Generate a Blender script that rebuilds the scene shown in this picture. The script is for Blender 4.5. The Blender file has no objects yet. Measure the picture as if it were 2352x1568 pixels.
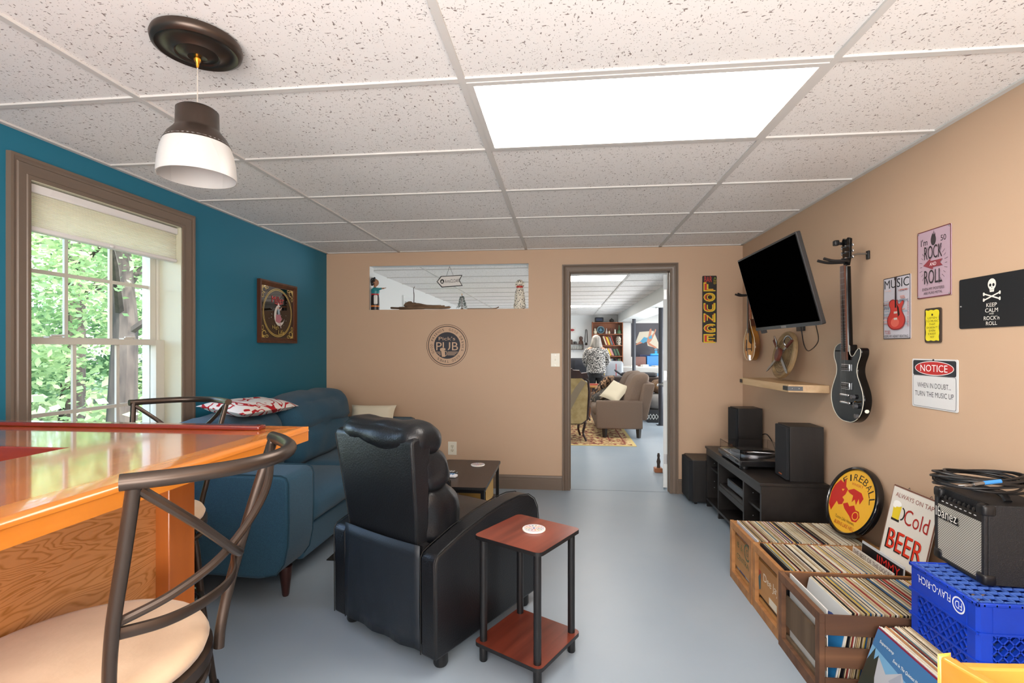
import bpy, math, random
from mathutils import Vector, Matrix, noise
R = math.radians; PI = math.pi; sin = math.sin; cos = math.cos
random.seed(7)
S = bpy.context.scene; COL = S.collection
# ------------------------------------------------ camera, world, sun, exposure
CH = 1.31                                   # camera height, metres
cd = bpy.data.cameras.new('camera'); cam = bpy.data.objects.new('camera', cd); COL.objects.link(cam)
cam.location = (0, 0, CH); cam.rotation_euler = (PI/2, 0, 0.1039)
cd.sensor_width = 36; cd.lens = 1140.7/2352*36; cd.shift_y = 17.1/2352; cd.clip_start = 0.02; cd.clip_end = 300
S.camera = cam
vs = S.view_settings; vs.view_transform = 'Standard'; vs.look = 'None'; vs.gamma = 1; vs.use_curve_mapping = False
vs.exposure = 0.86
W = bpy.data.worlds.new('World'); S.world = W; W.use_nodes = True
nt = W.node_tree; nt.nodes.clear()
sky = nt.nodes.new('ShaderNodeTexSky'); sky.sky_type = 'NISHITA'; sky.sun_disc = False
sky.sun_elevation = R(50); sky.sun_rotation = R(100); sky.dust_density = 2.0
bg = nt.nodes.new('ShaderNodeBackground'); bg.inputs['Strength'].default_value = 1.15
wo = nt.nodes.new('ShaderNodeOutputWorld')
nt.links.new(sky.outputs[0], bg.inputs[0]); nt.links.new(bg.outputs[0], wo.inputs[0])
sl = bpy.data.lights.new('sun', 'SUN'); sl.energy = 7.5; sl.angle = R(2); sl.color = (1, .96, .88)
so = bpy.data.objects.new('sun', sl); COL.objects.link(so); so.rotation_euler = (R(38), 0, R(75))
def area(name, loc, rot, sx, sy, w, col=(1, 1, 1)):
    l = bpy.data.lights.new(name, 'AREA'); l.shape = 'RECTANGLE'; l.size = sx; l.size_y = sy; l.energy = w; l.color = col
    o = bpy.data.objects.new(name, l); COL.objects.link(o); o.location = loc; o.rotation_euler = rot; return o
area('bounce_flash', (.1, -1.3, 1.2), (R(154), 0, 0), 2.6, 1.8, 92, (1, .97, .94))      # added fill behind the camera, aimed up to brighten the ceiling
area('daylight_behind', (-.3, -2.5, 1.3), (R(90), 0, 0), 2.6, 1.7, 40, (.93, .97, 1))  # added soft fill behind the camera
area('far_room_daylight', (3.3, 9.5, 1.0), (0, R(128), 0), 1.6, 5, 110, (.95, .98, 1))  # added fill, out of view, tilted up to lighten the far room ceiling
PANEL = 7.5                                 # radiance of the ceiling LED panels
FARP = 9.0
# ------------------------------------------------ materials
def lin(h):
    h = h.lstrip('#'); o = []
    for i in (0, 2, 4):
        c = int(h[i:i+2], 16)/255; o.append(c/12.92 if c <= .04045 else ((c+.055)/1.055)**2.4)
    return (*o, 1)
_mc = {}
def mat(name, hexc='#808080', rough=.6, metal=0, **k):
    """cached Principled; k: spec, coat, trans, emit, alpha, bump=(scale,strength,stretch), vary=(scale,hex2,stretch), sheen"""
    if name in _mc: return _mc[name]
    m = bpy.data.materials.new(name); _mc[name] = m; m.use_nodes = True
    n = m.node_tree; b = n.nodes['Principled BSDF']
    b.inputs['Base Color'].default_value = lin(hexc); b.inputs['Roughness'].default_value = rough; b.inputs['Metallic'].default_value = metal
    if 'spec' in k: b.inputs['Specular IOR Level'].default_value = k['spec']
    if 'coat' in k: b.inputs['Coat Weight'].default_value = k['coat']; b.inputs['Coat Roughness'].default_value = k.get('coatr', .06)
    if 'trans' in k: b.inputs['Transmission Weight'].default_value = k['trans']
    if 'ior' in k: b.inputs['IOR'].default_value = k['ior']
    if 'alpha' in k: b.inputs['Alpha'].default_value = k['alpha']
    if 'sheen' in k: b.inputs['Sheen Weight'].default_value = k['sheen']
    if 'emit' in k:
        b.inputs['Emission Color'].default_value = lin(k.get('ecol', hexc)); b.inputs['Emission Strength'].default_value = k['emit']
    def tc(st):
        t = n.nodes.new('ShaderNodeTexCoord'); mp = n.nodes.new('ShaderNodeMapping'); mp.inputs['Scale'].default_value = st
        n.links.new(t.outputs['Object'], mp.inputs[0]); return mp
    if 'vary' in k:
        sc, h2, st = k['vary'][:3]; mp = tc(st); nz = n.nodes.new('ShaderNodeTexNoise'); nz.inputs['Scale'].default_value = sc
        nz.inputs['Detail'].default_value = k.get('detail', 5); nz.inputs['Distortion'].default_value = k.get('dist', 0)
        rp = n.nodes.new('ShaderNodeValToRGB'); lo, hi = k.get('ramp', (.35, .65))
        rp.color_ramp.elements[0].position = lo; rp.color_ramp.elements[1].position = hi
        rp.color_ramp.elements[0].color = lin(h2); rp.color_ramp.elements[1].color = lin(hexc)
        n.links.new(mp.outputs[0], nz.inputs[0]); n.links.new(nz.outputs[0], rp.inputs[0]); n.links.new(rp.outputs[0], b.inputs['Base Color'])
    if 'bump' in k:
        sc, s_, st = k['bump']; mp = tc(st); nz = n.nodes.new('ShaderNodeTexNoise'); nz.inputs['Scale'].default_value = sc; nz.inputs['Detail'].default_value = 3
        bp = n.nodes.new('ShaderNodeBump'); bp.inputs['Strength'].default_value = s_; bp.inputs['Distance'].default_value = .003
        n.links.new(mp.outputs[0], nz.inputs[0]); n.links.new(nz.outputs[0], bp.inputs['Height']); n.links.new(bp.outputs[0], b.inputs['Normal'])
    return m
def wood(name, c1, c2, rough=.45, axis=0, scale=9, dist=1.6, coat=0, stretch=.09, ramp=(.3, .7)):
    """grain runs along the object axis given"""
    if name in _mc: return _mc[name]
    st = [1, 1, 1]; st[axis] = stretch
    m = mat(name, c1, rough, vary=(scale, c2, tuple(st)), dist=dist, detail=8, ramp=ramp, bump=(scale*6, .12, tuple(st)), **({'coat': coat} if coat else {}))
    return m
def C(h, rough=.55, metal=0, **k): return mat('paint_'+h.strip('#')+('_%g' % rough if rough != .55 else ''), h, rough, metal, **k)
one = (1, 1, 1)
M_teal = mat('teal_wall_paint', '#176c86', .62, bump=(160, .06, one))
M_tan = mat('tan_wall_paint', '#c1a388', .62, bump=(160, .06, one))
M_white = mat('white_wall_paint', '#dcdedd', .6, bump=(160, .05, one))
M_trim = mat('taupe_trim_paint', '#6f6053', .42, bump=(60, .03, one))
M_floor = mat('blue_grey_floor_paint', '#9ba8b3', .34, vary=(1.3, '#8f9eac', one), ramp=(.3, .75), bump=(9, .05, one))
M_grid = mat('ceiling_grid_white', '#cfccc8', .9)
M_cream = mat('window_jamb_cream', '#c3c2ac', .45)
M_vinyl = mat('window_vinyl', '#cdc9bd', .35)
M_plastic = mat('ivory_plastic', '#e6e1d0', .35)
M_black = mat('black_plastic', '#141416', .4)
M_satin = mat('satin_black_metal', '#1c1c1e', .35, .3)
M_chrome = mat('chrome', '#c9cacc', .18, 1)
M_steel = mat('brushed_steel', '#9a9a9a', .35, 1)
M_brass = mat('brass', '#c98a2e', .25, 1)
M_bronze = mat('dark_bronze_metal', '#4b4039', .33, .75)
M_glass = mat('window_glass', '#ffffff', .02, trans=1, ior=1.02, spec=.5)
M_leather = mat('black_leather', '#15171b', .36, bump=(140, .35, one), vary=(3, '#101114', one))
M_sofa = mat('teal_sofa_fabric', '#28536a', .9, vary=(260, '#1b4258', one), ramp=(.3, .7), bump=(420, .5, one), sheen=.1)
M_suede = mat('cream_suede', '#cdb294', .85, vary=(7, '#bb9e80', one), bump=(90, .15, one), sheen=.3)
M_barwood = wood('bar_varnished_pine', '#cf7b3b', '#ab5824', .12, 1, 7, 1.2, coat=.9, ramp=(.25, .8))
M_barwoodx = wood('bar_varnished_pine_cross', '#c26c36', '#96451c', .12, 0, 7, 1.2, coat=.9, ramp=(.25, .8))
M_baredge = wood('bar_edge_pine', '#d2832f', '#b3661f', .25, 1, 9, .8, coat=.6)
M_barred = wood('bar_red_rail', '#822a13', '#641a0b', .22, 0, 9, .8, coat=.7)
M_mahog = wood('mahogany_laminate', '#85402f', '#582319', .32, 1, 8, 1.6)
M_espresso = wood('espresso_laminate', '#3a2e29', '#2c221e', .4, 1, 10, .8)
M_blackwood = wood('black_ash_veneer', '#242120', '#151313', .42, 2, 14, 1.2)
M_blackoak = wood('black_brown_console', '#262220', '#191615', .4, 1, 16, .8)
M_oak = wood('light_oak', '#cfae85', '#b08e64', .5, 1, 16, .6)
M_crateA = wood('honey_pine_crate', '#b5824f', '#8c5c34', .65, 0, 9, 1.3)
M_crateB = wood('aged_dark_crate', '#775339', '#4c3222', .7, 0, 9, 1.3)
M_crateBv = wood('aged_grey_crate', '#6b5843', '#483828', .75, 2, 9, 1.3)
M_frame = wood('walnut_frame', '#5f3118', '#351808', .35, 2, 18, .8)
def plywood():
    m = mat('oak_plywood_panel', '#b0713a', .4); n = m.node_tree; b = n.nodes['Principled BSDF']
    t = n.nodes.new('ShaderNodeTexCoord'); mp = n.nodes.new('ShaderNodeMapping'); mp.inputs['Scale'].default_value = (1, 1, 4.5)
    nz = n.nodes.new('ShaderNodeTexNoise'); nz.inputs['Scale'].default_value = 2.0; nz.inputs['Detail'].default_value = 3; nz.inputs['Distortion'].default_value = .3
    mu = n.nodes.new('ShaderNodeMath'); mu.operation = 'MULTIPLY'; mu.inputs[1].default_value = 70
    fr = n.nodes.new('ShaderNodeMath'); fr.operation = 'PINGPONG'; fr.inputs[1].default_value = 1
    n2 = n.nodes.new('ShaderNodeTexNoise'); n2.inputs['Scale'].default_value = 60
    m2 = n.nodes.new('ShaderNodeMapping'); m2.inputs['Scale'].default_value = (1, .15, 2.5)
    ad = n.nodes.new('ShaderNodeMath'); ad.operation = 'MULTIPLY_ADD'; ad.inputs[1].default_value = .5
    rp = n.nodes.new('ShaderNodeValToRGB'); rp.color_ramp.elements[0].position = .25; rp.color_ramp.elements[1].position = .8
    rp.color_ramp.elements[0].color = lin('#a0682f'); rp.color_ramp.elements[1].color = lin('#bd8350')
    L = n.links.new; L(t.outputs['Object'], mp.inputs[0]); L(mp.outputs[0], nz.inputs[0]); L(nz.outputs[0], mu.inputs[0]); L(mu.outputs[0], fr.inputs[0])
    L(t.outputs['Object'], m2.inputs[0]); L(m2.outputs[0], n2.inputs[0]); L(n2.outputs[0], ad.inputs[0]); L(fr.outputs[0], ad.inputs[2])
    L(ad.outputs[0], rp.inputs[0]); L(rp.outputs[0], b.inputs['Base Color']); return m
M_ply = plywood()
def tilemat():
    m = mat('fissured_ceiling_tile', '#cdc8c3', .9); n = m.node_tree; b = n.nodes['Principled BSDF']
    t = n.nodes.new('ShaderNodeTexCoord'); L = n.links.new; outs = []
    for sc, st, th in ((125, (1, .42, 1), .675), (125, (.45, 1, 1), .68), (230, (1, .8, 1), .675)):
        mp = n.nodes.new('ShaderNodeMapping'); mp.inputs['Scale'].default_value = st; mp.inputs['Rotation'].default_value = (0, 0, .5)
        mp.inputs['Location'].default_value = (sc, 3, 0)
        nz = n.nodes.new('ShaderNodeTexNoise'); nz.inputs['Scale'].default_value = sc; nz.inputs['Detail'].default_value = 1.5
        rp = n.nodes.new('ShaderNodeMapRange'); rp.inputs[1].default_value = th; rp.inputs[2].default_value = th+.05
        L(t.outputs['Object'], mp.inputs[0]); L(mp.outputs[0], nz.inputs[0]); L(nz.outputs[0], rp.inputs[0]); outs.append(rp.outputs[0])
    mx = n.nodes.new('ShaderNodeMath'); mx.operation = 'MAXIMUM'; L(outs[0], mx.inputs[0]); L(outs[1], mx.inputs[1])
    mx2 = n.nodes.new('ShaderNodeMath'); mx2.operation = 'MAXIMUM'; L(mx.outputs[0], mx2.inputs[0]); L(outs[2], mx2.inputs[1])
    c = n.nodes.new('ShaderNodeMixRGB'); c.inputs[1].default_value = lin('#efece9'); c.inputs[2].default_value = lin('#877b76')
    L(mx2.outputs[0], c.inputs[0]); L(c.outputs[0], b.inputs['Base Color'])
    bp = n.nodes.new('ShaderNodeBump'); bp.inputs['Strength'].default_value = .3; bp.inputs['Distance'].default_value = .002; bp.invert = True
    L(mx2.outputs[0], bp.inputs['Height']); L(bp.outputs[0], b.inputs['Normal']); return m
M_tile = tilemat()
def leafmat(name, c):
    m = mat(name, c, .5); b = m.node_tree.nodes['Principled BSDF']
    b.inputs['Transmission Weight'].default_value = .0; b.inputs['Subsurface Weight'].default_value = 0
    n = m.node_tree; tr = n.nodes.new('ShaderNodeBsdfTranslucent'); tr.inputs[0].default_value = lin(c)
    mx = n.nodes.new('ShaderNodeMixShader'); mx.inputs[0].default_value = .5; o = n.nodes['Material Output']
    n.links.new(b.outputs[0], mx.inputs[1]); n.links.new(tr.outputs[0], mx.inputs[2]); n.links.new(mx.outputs[0], o.inputs[0]); return m
# ------------------------------------------------ mesh builder
class M:
    def __init__(s): s.v = []; s.f = []; s.mi = []; s.m = 0; s.T = Matrix.Identity(4)
    def at(s, T): s.T = T; return s
    def add(s, vs, fs):
        o = len(s.v); s.v += [s.T @ Vector(p) for p in vs]; s.f += [[i+o for i in f] for f in fs]; s.mi += [s.m]*len(fs); return s
    def box(s, x0, x1, y0, y1, z0, z1):
        v = [(x, y, z) for z in (z0, z1) for y in (y0, y1) for x in (x0, x1)]
        return s.add(v, [(0, 2, 3, 1), (4, 5, 7, 6), (0, 1, 5, 4), (2, 6, 7, 3), (0, 4, 6, 2), (1, 3, 7, 5)])
    def cb(s, c, d): return s.box(c[0]-d[0]/2, c[0]+d[0]/2, c[1]-d[1]/2, c[1]+d[1]/2, c[2]-d[2]/2, c[2]+d[2]/2)
    def prism(s, pts, z0, z1):
        n = len(pts)
        a = sum(pts[i][0]*pts[(i+1) % n][1]-pts[(i+1) % n][0]*pts[i][1] for i in range(n))
        if a < 0: pts = pts[::-1]
        v = [(p[0], p[1], z0) for p in pts]+[(p[0], p[1], z1) for p in pts]
        return s.add(v, [tuple(range(n))[::-1], tuple(range(n, 2*n))]+[(i, (i+1) % n, n+(i+1) % n, n+i) for i in range(n)])
    def loft(s, secs, n=16, cap=True, p=2.0):
        """secs: (cx, cy, z, rx, ry)"""
        v = []; fs = []
        for (cx, cy, z, rx, ry) in secs:
            for k in range(n):
                a = 2*PI*k/n; c_, s_ = cos(a), sin(a); e = 2/p
                v.append((cx+rx*math.copysign(abs(c_)**e, c_), cy+ry*math.copysign(abs(s_)**e, s_), z))
        for i in range(len(secs)-1):
            for k in range(n): fs.append((i*n+k, i*n+(k+1) % n, (i+1)*n+(k+1) % n, (i+1)*n+k))
        if cap: fs.append(tuple(range(n))[::-1]); fs.append(tuple(range((len(secs)-1)*n, len(secs)*n)))
        return s.add(v, fs)
    def lathe(s, prof, n=24, cap=True, c=(0, 0)): return s.loft([(c[0], c[1], z, max(r, 1e-4), max(r, 1e-4)) for r, z in prof], n, cap)
    def tube(s, pts, r, n=10, closed=False, flat=1.0):
        P = [Vector(p) for p in pts]; N = len(P); rr = r if isinstance(r, (list, tuple)) else [r]*N
        v = []; fs = []; nrm = None
        for i in range(N):
            if closed: t = (P[(i+1) % N]-P[i-1])
            else: t = P[min(i+1, N-1)]-P[max(i-1, 0)]
            t = t.normalized() if t.length > 1e-9 else Vector((0, 0, 1))
            if nrm is None: nrm = Vector((0, 0, 1)) if abs(t.z) < .9 else Vector((1, 0, 0))
            nrm = (nrm-t*nrm.dot(t)); nrm = nrm.normalized() if nrm.length > 1e-6 else t.orthogonal().normalized(); b = t.cross(nrm)
            for k in range(n):
                a = 2*PI*k/n; v.append(P[i]+nrm*cos(a)*rr[i]+b*sin(a)*rr[i]*flat)
        for i in range(N if closed else N-1):
            j = (i+1) % N
            for k in range(n): fs.append((i*n+k, i*n+(k+1) % n, j*n+(k+1) % n, j*n+k))
        if not closed: fs.append(tuple(range(n))[::-1]); fs.append(tuple(range((N-1)*n, N*n)))
        return s.add(v, fs)
    def ball(s, c, r, nu=16, nv=10):
        if not isinstance(r, (list, tuple)): r = (r, r, r)
        return s.loft([(c[0], c[1], c[2]-r[2]*cos(PI*i/nv), max(r[0]*sin(PI*i/nv), 1e-4), max(r[1]*sin(PI*i/nv), 1e-4)) for i in range(nv+1)], nu, False)
    def soft(s, x0, x1, y0, y1, z0, z1, r=.04, n=10, puff=(0, 0, 0), wr=0, ws=8, f=None):
        """rounded upholstery block; puff swells faces, wr adds folds"""
        c = Vector(((x0+x1)/2, (y0+y1)/2, (z0+z1)/2)); h = Vector(((x1-x0)/2, (y1-y0)/2, (z1-z0)/2)); ri = [min(r, a) for a in h]
        off = len(s.v); idx = {}; fs = []; vv = []
        def vert(a, b, c3):
            key = (a, b, c3)
            if key in idx: return idx[key]
            q = Vector((2*a/n-1, 2*b/n-1, 2*c3/n-1))
            q = Vector([math.copysign(abs(t)**.8, t) for t in q])
            p = Vector((q.x*h.x, q.y*h.y, q.z*h.z)); inn = Vector([max(-(h[i]-ri[i]), min(h[i]-ri[i], p[i])) for i in range(3)])
            dv = Vector([(p[i]-inn[i])/ri[i] if ri[i] > 1e-6 else 0 for i in range(3)])
            if dv.length > 1: dv.normalize()
            p = inn+Vector([dv[i]*ri[i] for i in range(3)])
            for i in range(3):
                o1, o2 = [(1, 2), (0, 2), (0, 1)][i]
                p[i] += q[i]*puff[i]*(1-q[o1]**2)*(1-q[o2]**2)
            w = c+p
            if wr: w += noise.noise_vector(w*ws)*wr
            if f: w = f(w)
            idx[key] = len(vv); vv.append(w); return idx[key]
        for a in range(n):
            for b in range(n):
                for k in (0, n):
                    for ax in range(3):
                        q = []
                        for (da, db) in ((0, 0), (1, 0), (1, 1), (0, 1)):
                            t = [0, 0, 0]; t[ax] = k; t[(ax+1) % 3] = a+da; t[(ax+2) % 3] = b+db; q.append(vert(*t))
                        fs.append(q if k else q[::-1])
        return s.add(vv, fs)
    def text(s, body, x, y, w, h, z=0, T=None):
        """glyph polygons fitted to width w, height h, lower left x,y at height z in the current frame"""
        g = glyph(body)
        if not g: return s
        vs, fs, (x0, y0, x1, y1) = g; sx = w/max(x1-x0, 1e-6); sy = h/max(y1-y0, 1e-6)
        pts = [Vector(((a-x0)*sx+x, (b-y0)*sy+y, z)) for a, b in vs]
        if T is not None: pts = [T @ p for p in pts]
        return s.add(pts, fs)
_gl = {}
def glyph(body):
    if body in _gl: return _gl[body]
    c = bpy.data.curves.new('glyphs', 'FONT'); c.body = body; c.resolution_u = 3; o = bpy.data.objects.new('glyphs', c); COL.objects.link(o)
    dg = bpy.context.evaluated_depsgraph_get(); me = bpy.data.meshes.new_from_object(o.evaluated_get(dg))
    vs = [(v.co.x, v.co.y) for v in me.vertices]; fs = [tuple(p.vertices) for p in me.polygons]
    if vs: r = (vs, fs, (min(a for a, b in vs), min(b for a, b in vs), max(a for a, b in vs), max(b for a, b in vs)))
    else: r = None
    bpy.data.meshes.remove(me); bpy.data.objects.remove(o); bpy.data.curves.remove(c); _gl[body] = r; return r
def obj(name, mb, mats, parent=None, smooth=35, bevel=0, seg=2, sub=0):
    me = bpy.data.meshes.new(name); me.from_pydata([tuple(v) for v in mb.v], [], mb.f)
    if not isinstance(mats, (list, tuple)): mats = [mats]
    for m in mats: me.materials.append(m)
    me.polygons.foreach_set('material_index', mb.mi)
    if smooth:
        me.polygons.foreach_set('use_smooth', [True]*len(mb.f)); me.set_sharp_from_angle(angle=R(smooth))
    me.update(); o = bpy.data.objects.new(name, me); COL.objects.link(o)
    if parent is not None: o.parent = parent
    if bevel:
        b = o.modifiers.new('bevel', 'BEVEL'); b.width = bevel; b.segments = seg; b.limit_method = 'ANGLE'; b.angle_limit = R(35)
    if sub: q = o.modifiers.new('sub', 'SUBSURF'); q.levels = q.render_levels = sub
    return o
def tag(o, label, cat, group=None, kind=None):
    o['label'] = label; o['category'] = cat
    if group: o['group'] = group
    if kind: o['kind'] = kind
    return o
def thing(name, label, cat, loc=(0, 0, 0), rz=0, group=None):
    o = bpy.data.objects.new(name, None); COL.objects.link(o); o.location = loc; o.rotation_euler = (0, 0, rz); o.empty_display_size = .05
    return tag(o, label, cat, group)
def struct(name, mb, m, parent=None, **k):
    o = obj(name, mb, m, parent, **k)
    if parent is None: o['kind'] = 'structure'
    return o
def dup(root, loc=None, rz=None, label=None, group=None):
    r = root.copy(); COL.objects.link(r)
    if loc is not None: r.location = loc
    if rz is not None: r.rotation_euler = (r.rotation_euler[0], r.rotation_euler[1], rz)
    if label: r['label'] = label
    if group: r['group'] = group
    for ch in list(root.children):
        c = ch.copy(); COL.objects.link(c); c.parent = r
        for g in list(ch.children): d = g.copy(); COL.objects.link(d); d.parent = c
    return r
def fr(o, right, up):
    r = Vector(right).normalized(); u = Vector(up).normalized(); n = r.cross(u); u = n.cross(r)
    return Matrix(((r.x, u.x, n.x, o[0]), (r.y, u.y, n.y, o[1]), (r.z, u.z, n.z, o[2]), (0, 0, 0, 1)))
def onR(x, y, z): return fr((x, y, z), (0, -1, 0), (0, 0, 1))       # faces -x
def onL(x, y, z): return fr((x, y, z), (0, 1, 0), (0, 0, 1))        # faces +x
def onB(x, y, z): return fr((x, y, z), (1, 0, 0), (0, 0, 1))        # faces -y
def arc(cx, cy, rx, ry, a0=0, a1=360, n=32): return [(cx+rx*cos(R(a0+(a1-a0)*i/n)), cy+ry*sin(R(a0+(a1-a0)*i/n))) for i in range(n+1)]
def rrect(w, h, r, n=5, cx=0, cy=0):
    o = []
    for (sx, sy, a) in ((1, 1, 0), (-1, 1, 90), (-1, -1, 180), (1, -1, 270)):
        for i in range(n+1): t = R(a+90*i/n); o.append((cx+sx*(w/2-r)+r*cos(t), cy+sy*(h/2-r)+r*sin(t)))
    return o
def printing(name, parent, T, items, step=.0006, z0=.0008, rough=.5):
    """flat printed artwork: items are (kind, colour, ...); later items lie a hair above earlier ones"""
    mb = M(); mb.T = T; cols = []
    for i, it in enumerate(items):
        k, c = it[0], it[1]
        if c not in cols: cols.append(c)
        mb.m = cols.index(c); z = z0+step*(it[-1]['l'] if isinstance(it[-1], dict) else i*.12); a = [q for q in it[2:] if not isinstance(q, dict)]
        if k == 'p': mb.add([(x, y, z) for x, y in a[0]], [tuple(range(len(a[0])))])
        elif k == 'r': x, y, w, h = a; mb.add([(x, y, z), (x+w, y, z), (x+w, y+h, z), (x, y+h, z)], [(0, 1, 2, 3)])
        elif k == 'e': cx, cy, rx, ry = a; q = arc(cx, cy, rx, ry)[:-1]; mb.add([(x, y, z) for x, y in q], [tuple(range(len(q)))])
        elif k == 'ring':
            cx, cy, rx, ry, w = a[:5]; a0, a1 = (a[5], a[6]) if len(a) > 5 else (0, 360); o = arc(cx, cy, rx, ry, a0, a1, 48); q = arc(cx, cy, rx-w, ry-w, a0, a1, 48)
            mb.add([(x, y, z) for x, y in o+q], [(j, j+1, 50+j, 49+j) for j in range(48)])
        elif k == 'l':
            pts, w = a
            for (p, q) in zip(pts, pts[1:]):
                d = Vector((q[0]-p[0], q[1]-p[1])); L = d.length or 1; nx, ny = -d.y/L*w/2, d.x/L*w/2
                mb.add([(p[0]+nx, p[1]+ny, z), (p[0]-nx, p[1]-ny, z), (q[0]-nx, q[1]-ny, z), (q[0]+nx, q[1]+ny, z)], [(0, 1, 2, 3)])
        elif k == 't': body, cx, cy, w, h = a; mb.text(body, cx-w/2, cy-h/2, w, h, z)
        elif k == 'tr': body, cx, cy, w, h, ang = a; mb.text(body, -w/2, -h/2, w, h, 0, Matrix.Translation((cx, cy, z)) @ Matrix.Rotation(R(ang), 4, 'Z'))
        elif k == 'ta':                     # letters on an arc: body, cx, cy, radius, start deg, end deg, width, height, outward(1)/inward(-1)
            body, cx, cy, rad, a0, a1, w, h, sg = a; n = len(body)
            for j, chx in enumerate(body):
                if chx == ' ': continue
                t = R(a0+(a1-a0)*j/max(n-1, 1)); Tm = Matrix.Translation((cx+rad*cos(t), cy+rad*sin(t), z)) @ Matrix.Rotation(t-PI/2 if sg > 0 else t+PI/2, 4, 'Z')
                ww = w*(.35 if chx in "I'" else 1); mb.text(chx, -ww/2, -h/2, ww, h, 0, Tm)
    return obj(name, mb, [C(c, rough) for c in cols], parent, smooth=0)
# ------------------------------------------------ the setting
XL, XR, YB, ZC = -2.305, 1.593, 4.637, 2.239
YF, YE, XE, TH = -2.6, 13.9, 4.6, .112      # wall behind camera, far room end wall, far room right wall, partition thickness
GX, GY, GD = -.3505, 1.6937, .6096
m = M().box(-2.6, XE, YF-.1, YE+.1, -.1, 0); struct('floor', m, M_floor, smooth=0)
m = M().box(-2.45, XE, YF, YE, ZC+.006, ZC+.05)
ceil = struct('ceiling', m, M_tile, smooth=0)
g = M(); M_grid.node_tree.nodes['Principled BSDF'].inputs['Specular IOR Level'].default_value = .1
for k in range(-3, 4):
    x = GX+2*GD*k
    if XL < x < XR: g.box(x-.012, x+.012, YF, YB, ZC-.002, ZC+.008)
for k in range(-7, 6):
    y = GY+GD*k
    if YF < y < YB: g.box(XL, XR, y-.012, y+.012, ZC-.001, ZC+.008)
for (a, b, c_, d) in ((XL, XL+.022, YF, YB), (XR-.022, XR, YF, YB), (XL, XR, YB-.022, YB)): g.box(a, b, c_, d, ZC-.002, ZC+.008)
FX, FY = -.40, 5.70
for k in range(-2, 4):
    x = FX+2*GD*k; g.box(x-.012, x+.012, YB+TH, YE, ZC-.002, ZC+.008) if XL < x else None
for k in range(-2, 15):
    y = FY+GD*k
    if YB+TH < y < YE: g.box(XL, XE, y-.011, y+.011, ZC-.001, ZC+.008)
obj('ceiling_grid', g, M_grid, ceil, smooth=0)
# left wall: teal in this room, white beyond; window hole y WY0..WY1
WY0, WY1, WZ0, WZ1 = 1.925, 2.785, .60, 2.045
m = M()
for a in ((YF, WY0, 0, ZC+.02), (WY1, YB+.05, 0, ZC+.02), (WY0, WY1, 0, WZ0), (WY0, WY1, WZ1, ZC+.02)): m.box(XL-.24, XL, *a)
struct('wall_left', m, M_teal, smooth=0)
m = M()
for a in ((YB+.05, 7.0, 0, ZC+.02), (7.9, YE, 0, ZC+.02), (7.0, 7.9, 0, .9), (7.0, 7.9, 2.0, ZC+.02)): m.box(XL-.24, XL, *a)
struct('wall_left_beyond', m, M_white, smooth=0)
struct('wall_right', M().box(XR, XR+.12, YF, YB, 0, ZC+.02), M_tan, smooth=0)
struct('wall_front', M().box(XL, XR, YF-.12, YF, 0, ZC+.02), M_tan, smooth=0)
# partition with pass-through opening and doorway
OX0, OX1, OZ0, OZ1 = -1.873, -.328, 1.688, 2.111; DX0, DX1, DZ = .055, .962, 2.022
m = M()
for x0, x1, z0, z1 in ((XL, OX0, 0, ZC+.02), (OX0, OX1, 0, OZ0), (OX0, OX1, OZ1, ZC+.02), (OX1, DX0, 0, ZC+.02), (DX0, DX1, DZ, ZC+.02), (DX1, XR+.12, 0, ZC+.02)):
    m.m = 0; m.box(x0, x1, YB, YB+.012, z0, z1); m.m = 1; m.box(x0, x1, YB+.012, YB+TH, z0, z1)
struct('wall_back', m, [M_tan, M_white], smooth=0)
struct('wall_end', M().box(XL-.24, XE+.1, YE, YE+.1, 0, ZC+.02), M_white, smooth=0)
struct('wall_far_right', M().box(XE, XE+.1, YB, YE, 0, ZC+.02), M_white, smooth=0)
struct('wall_side', M().box(XR+.12, XE, YB+TH-.06, YB+TH, 0, ZC+.02), M_white, smooth=0)
struct('trim_5', M().box(1.46, 1.92, YB+TH, YE, ZC-.215, ZC+.01), mat('beam_white', '#d6d8d6', .6), smooth=0)   # boxed beam
def casing(name, T, w, h, cw, open_bottom, prof, mt, parent=None):
    """mitred moulding round a w x h hole, profile (offset outward, height off wall)"""
    mb = M(); mb.T = T; v = []; fs = []; n = len(prof)
    path = [(-1, 0 if open_bottom else -1, -1, 0 if open_bottom else 1), ]
    corners = [(0, 0, -1, 0 if open_bottom else -1), (0, h, -1, 1), (w, h, 1, 1), (w, 0, 1, 0 if open_bottom else -1)]
    for (x, y, sx, sy) in corners:
        for (o, z) in prof: v.append((x+sx*o, y+sy*o, z))
    rng = 3 if open_bottom else 4
    for i in range(rng):
        j = (i+1) % 4
        for k in range(n-1): fs.append((i*n+k, j*n+k, j*n+k+1, i*n+k+1))
    mb.add(v, fs); return struct(name, mb, mt, parent, smooth=25)
PROF = [(0, -.01), (0, .010), (.006, .013), (.014, .013), (.017, .009), (.024, .011), (.040, .016), (.052, .020), (.056, .014), (.062, .016), (.070, .022), (.080, .022), (.082, 0)]
win = struct('window_1', M().box(XL-.24, XL-.135, WY0, WY1, WZ0, WZ0+.03).box(XL-.24, XL-.135, WY0, WY1, WZ1-.03, WZ1).box(XL-.24, XL-.135, WY0, WY0+.02, WZ0, WZ1).box(XL-.24, XL-.135, WY1-.02, WY1, WZ0, WZ1)
    .box(XL-.155, XL-.15, WY1-.035, WY1-.02, WZ0, WZ1).box(XL-.175, XL-.17, WY1-.045, WY1-.02, WZ0, WZ1), M_vinyl, smooth=0)
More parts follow.
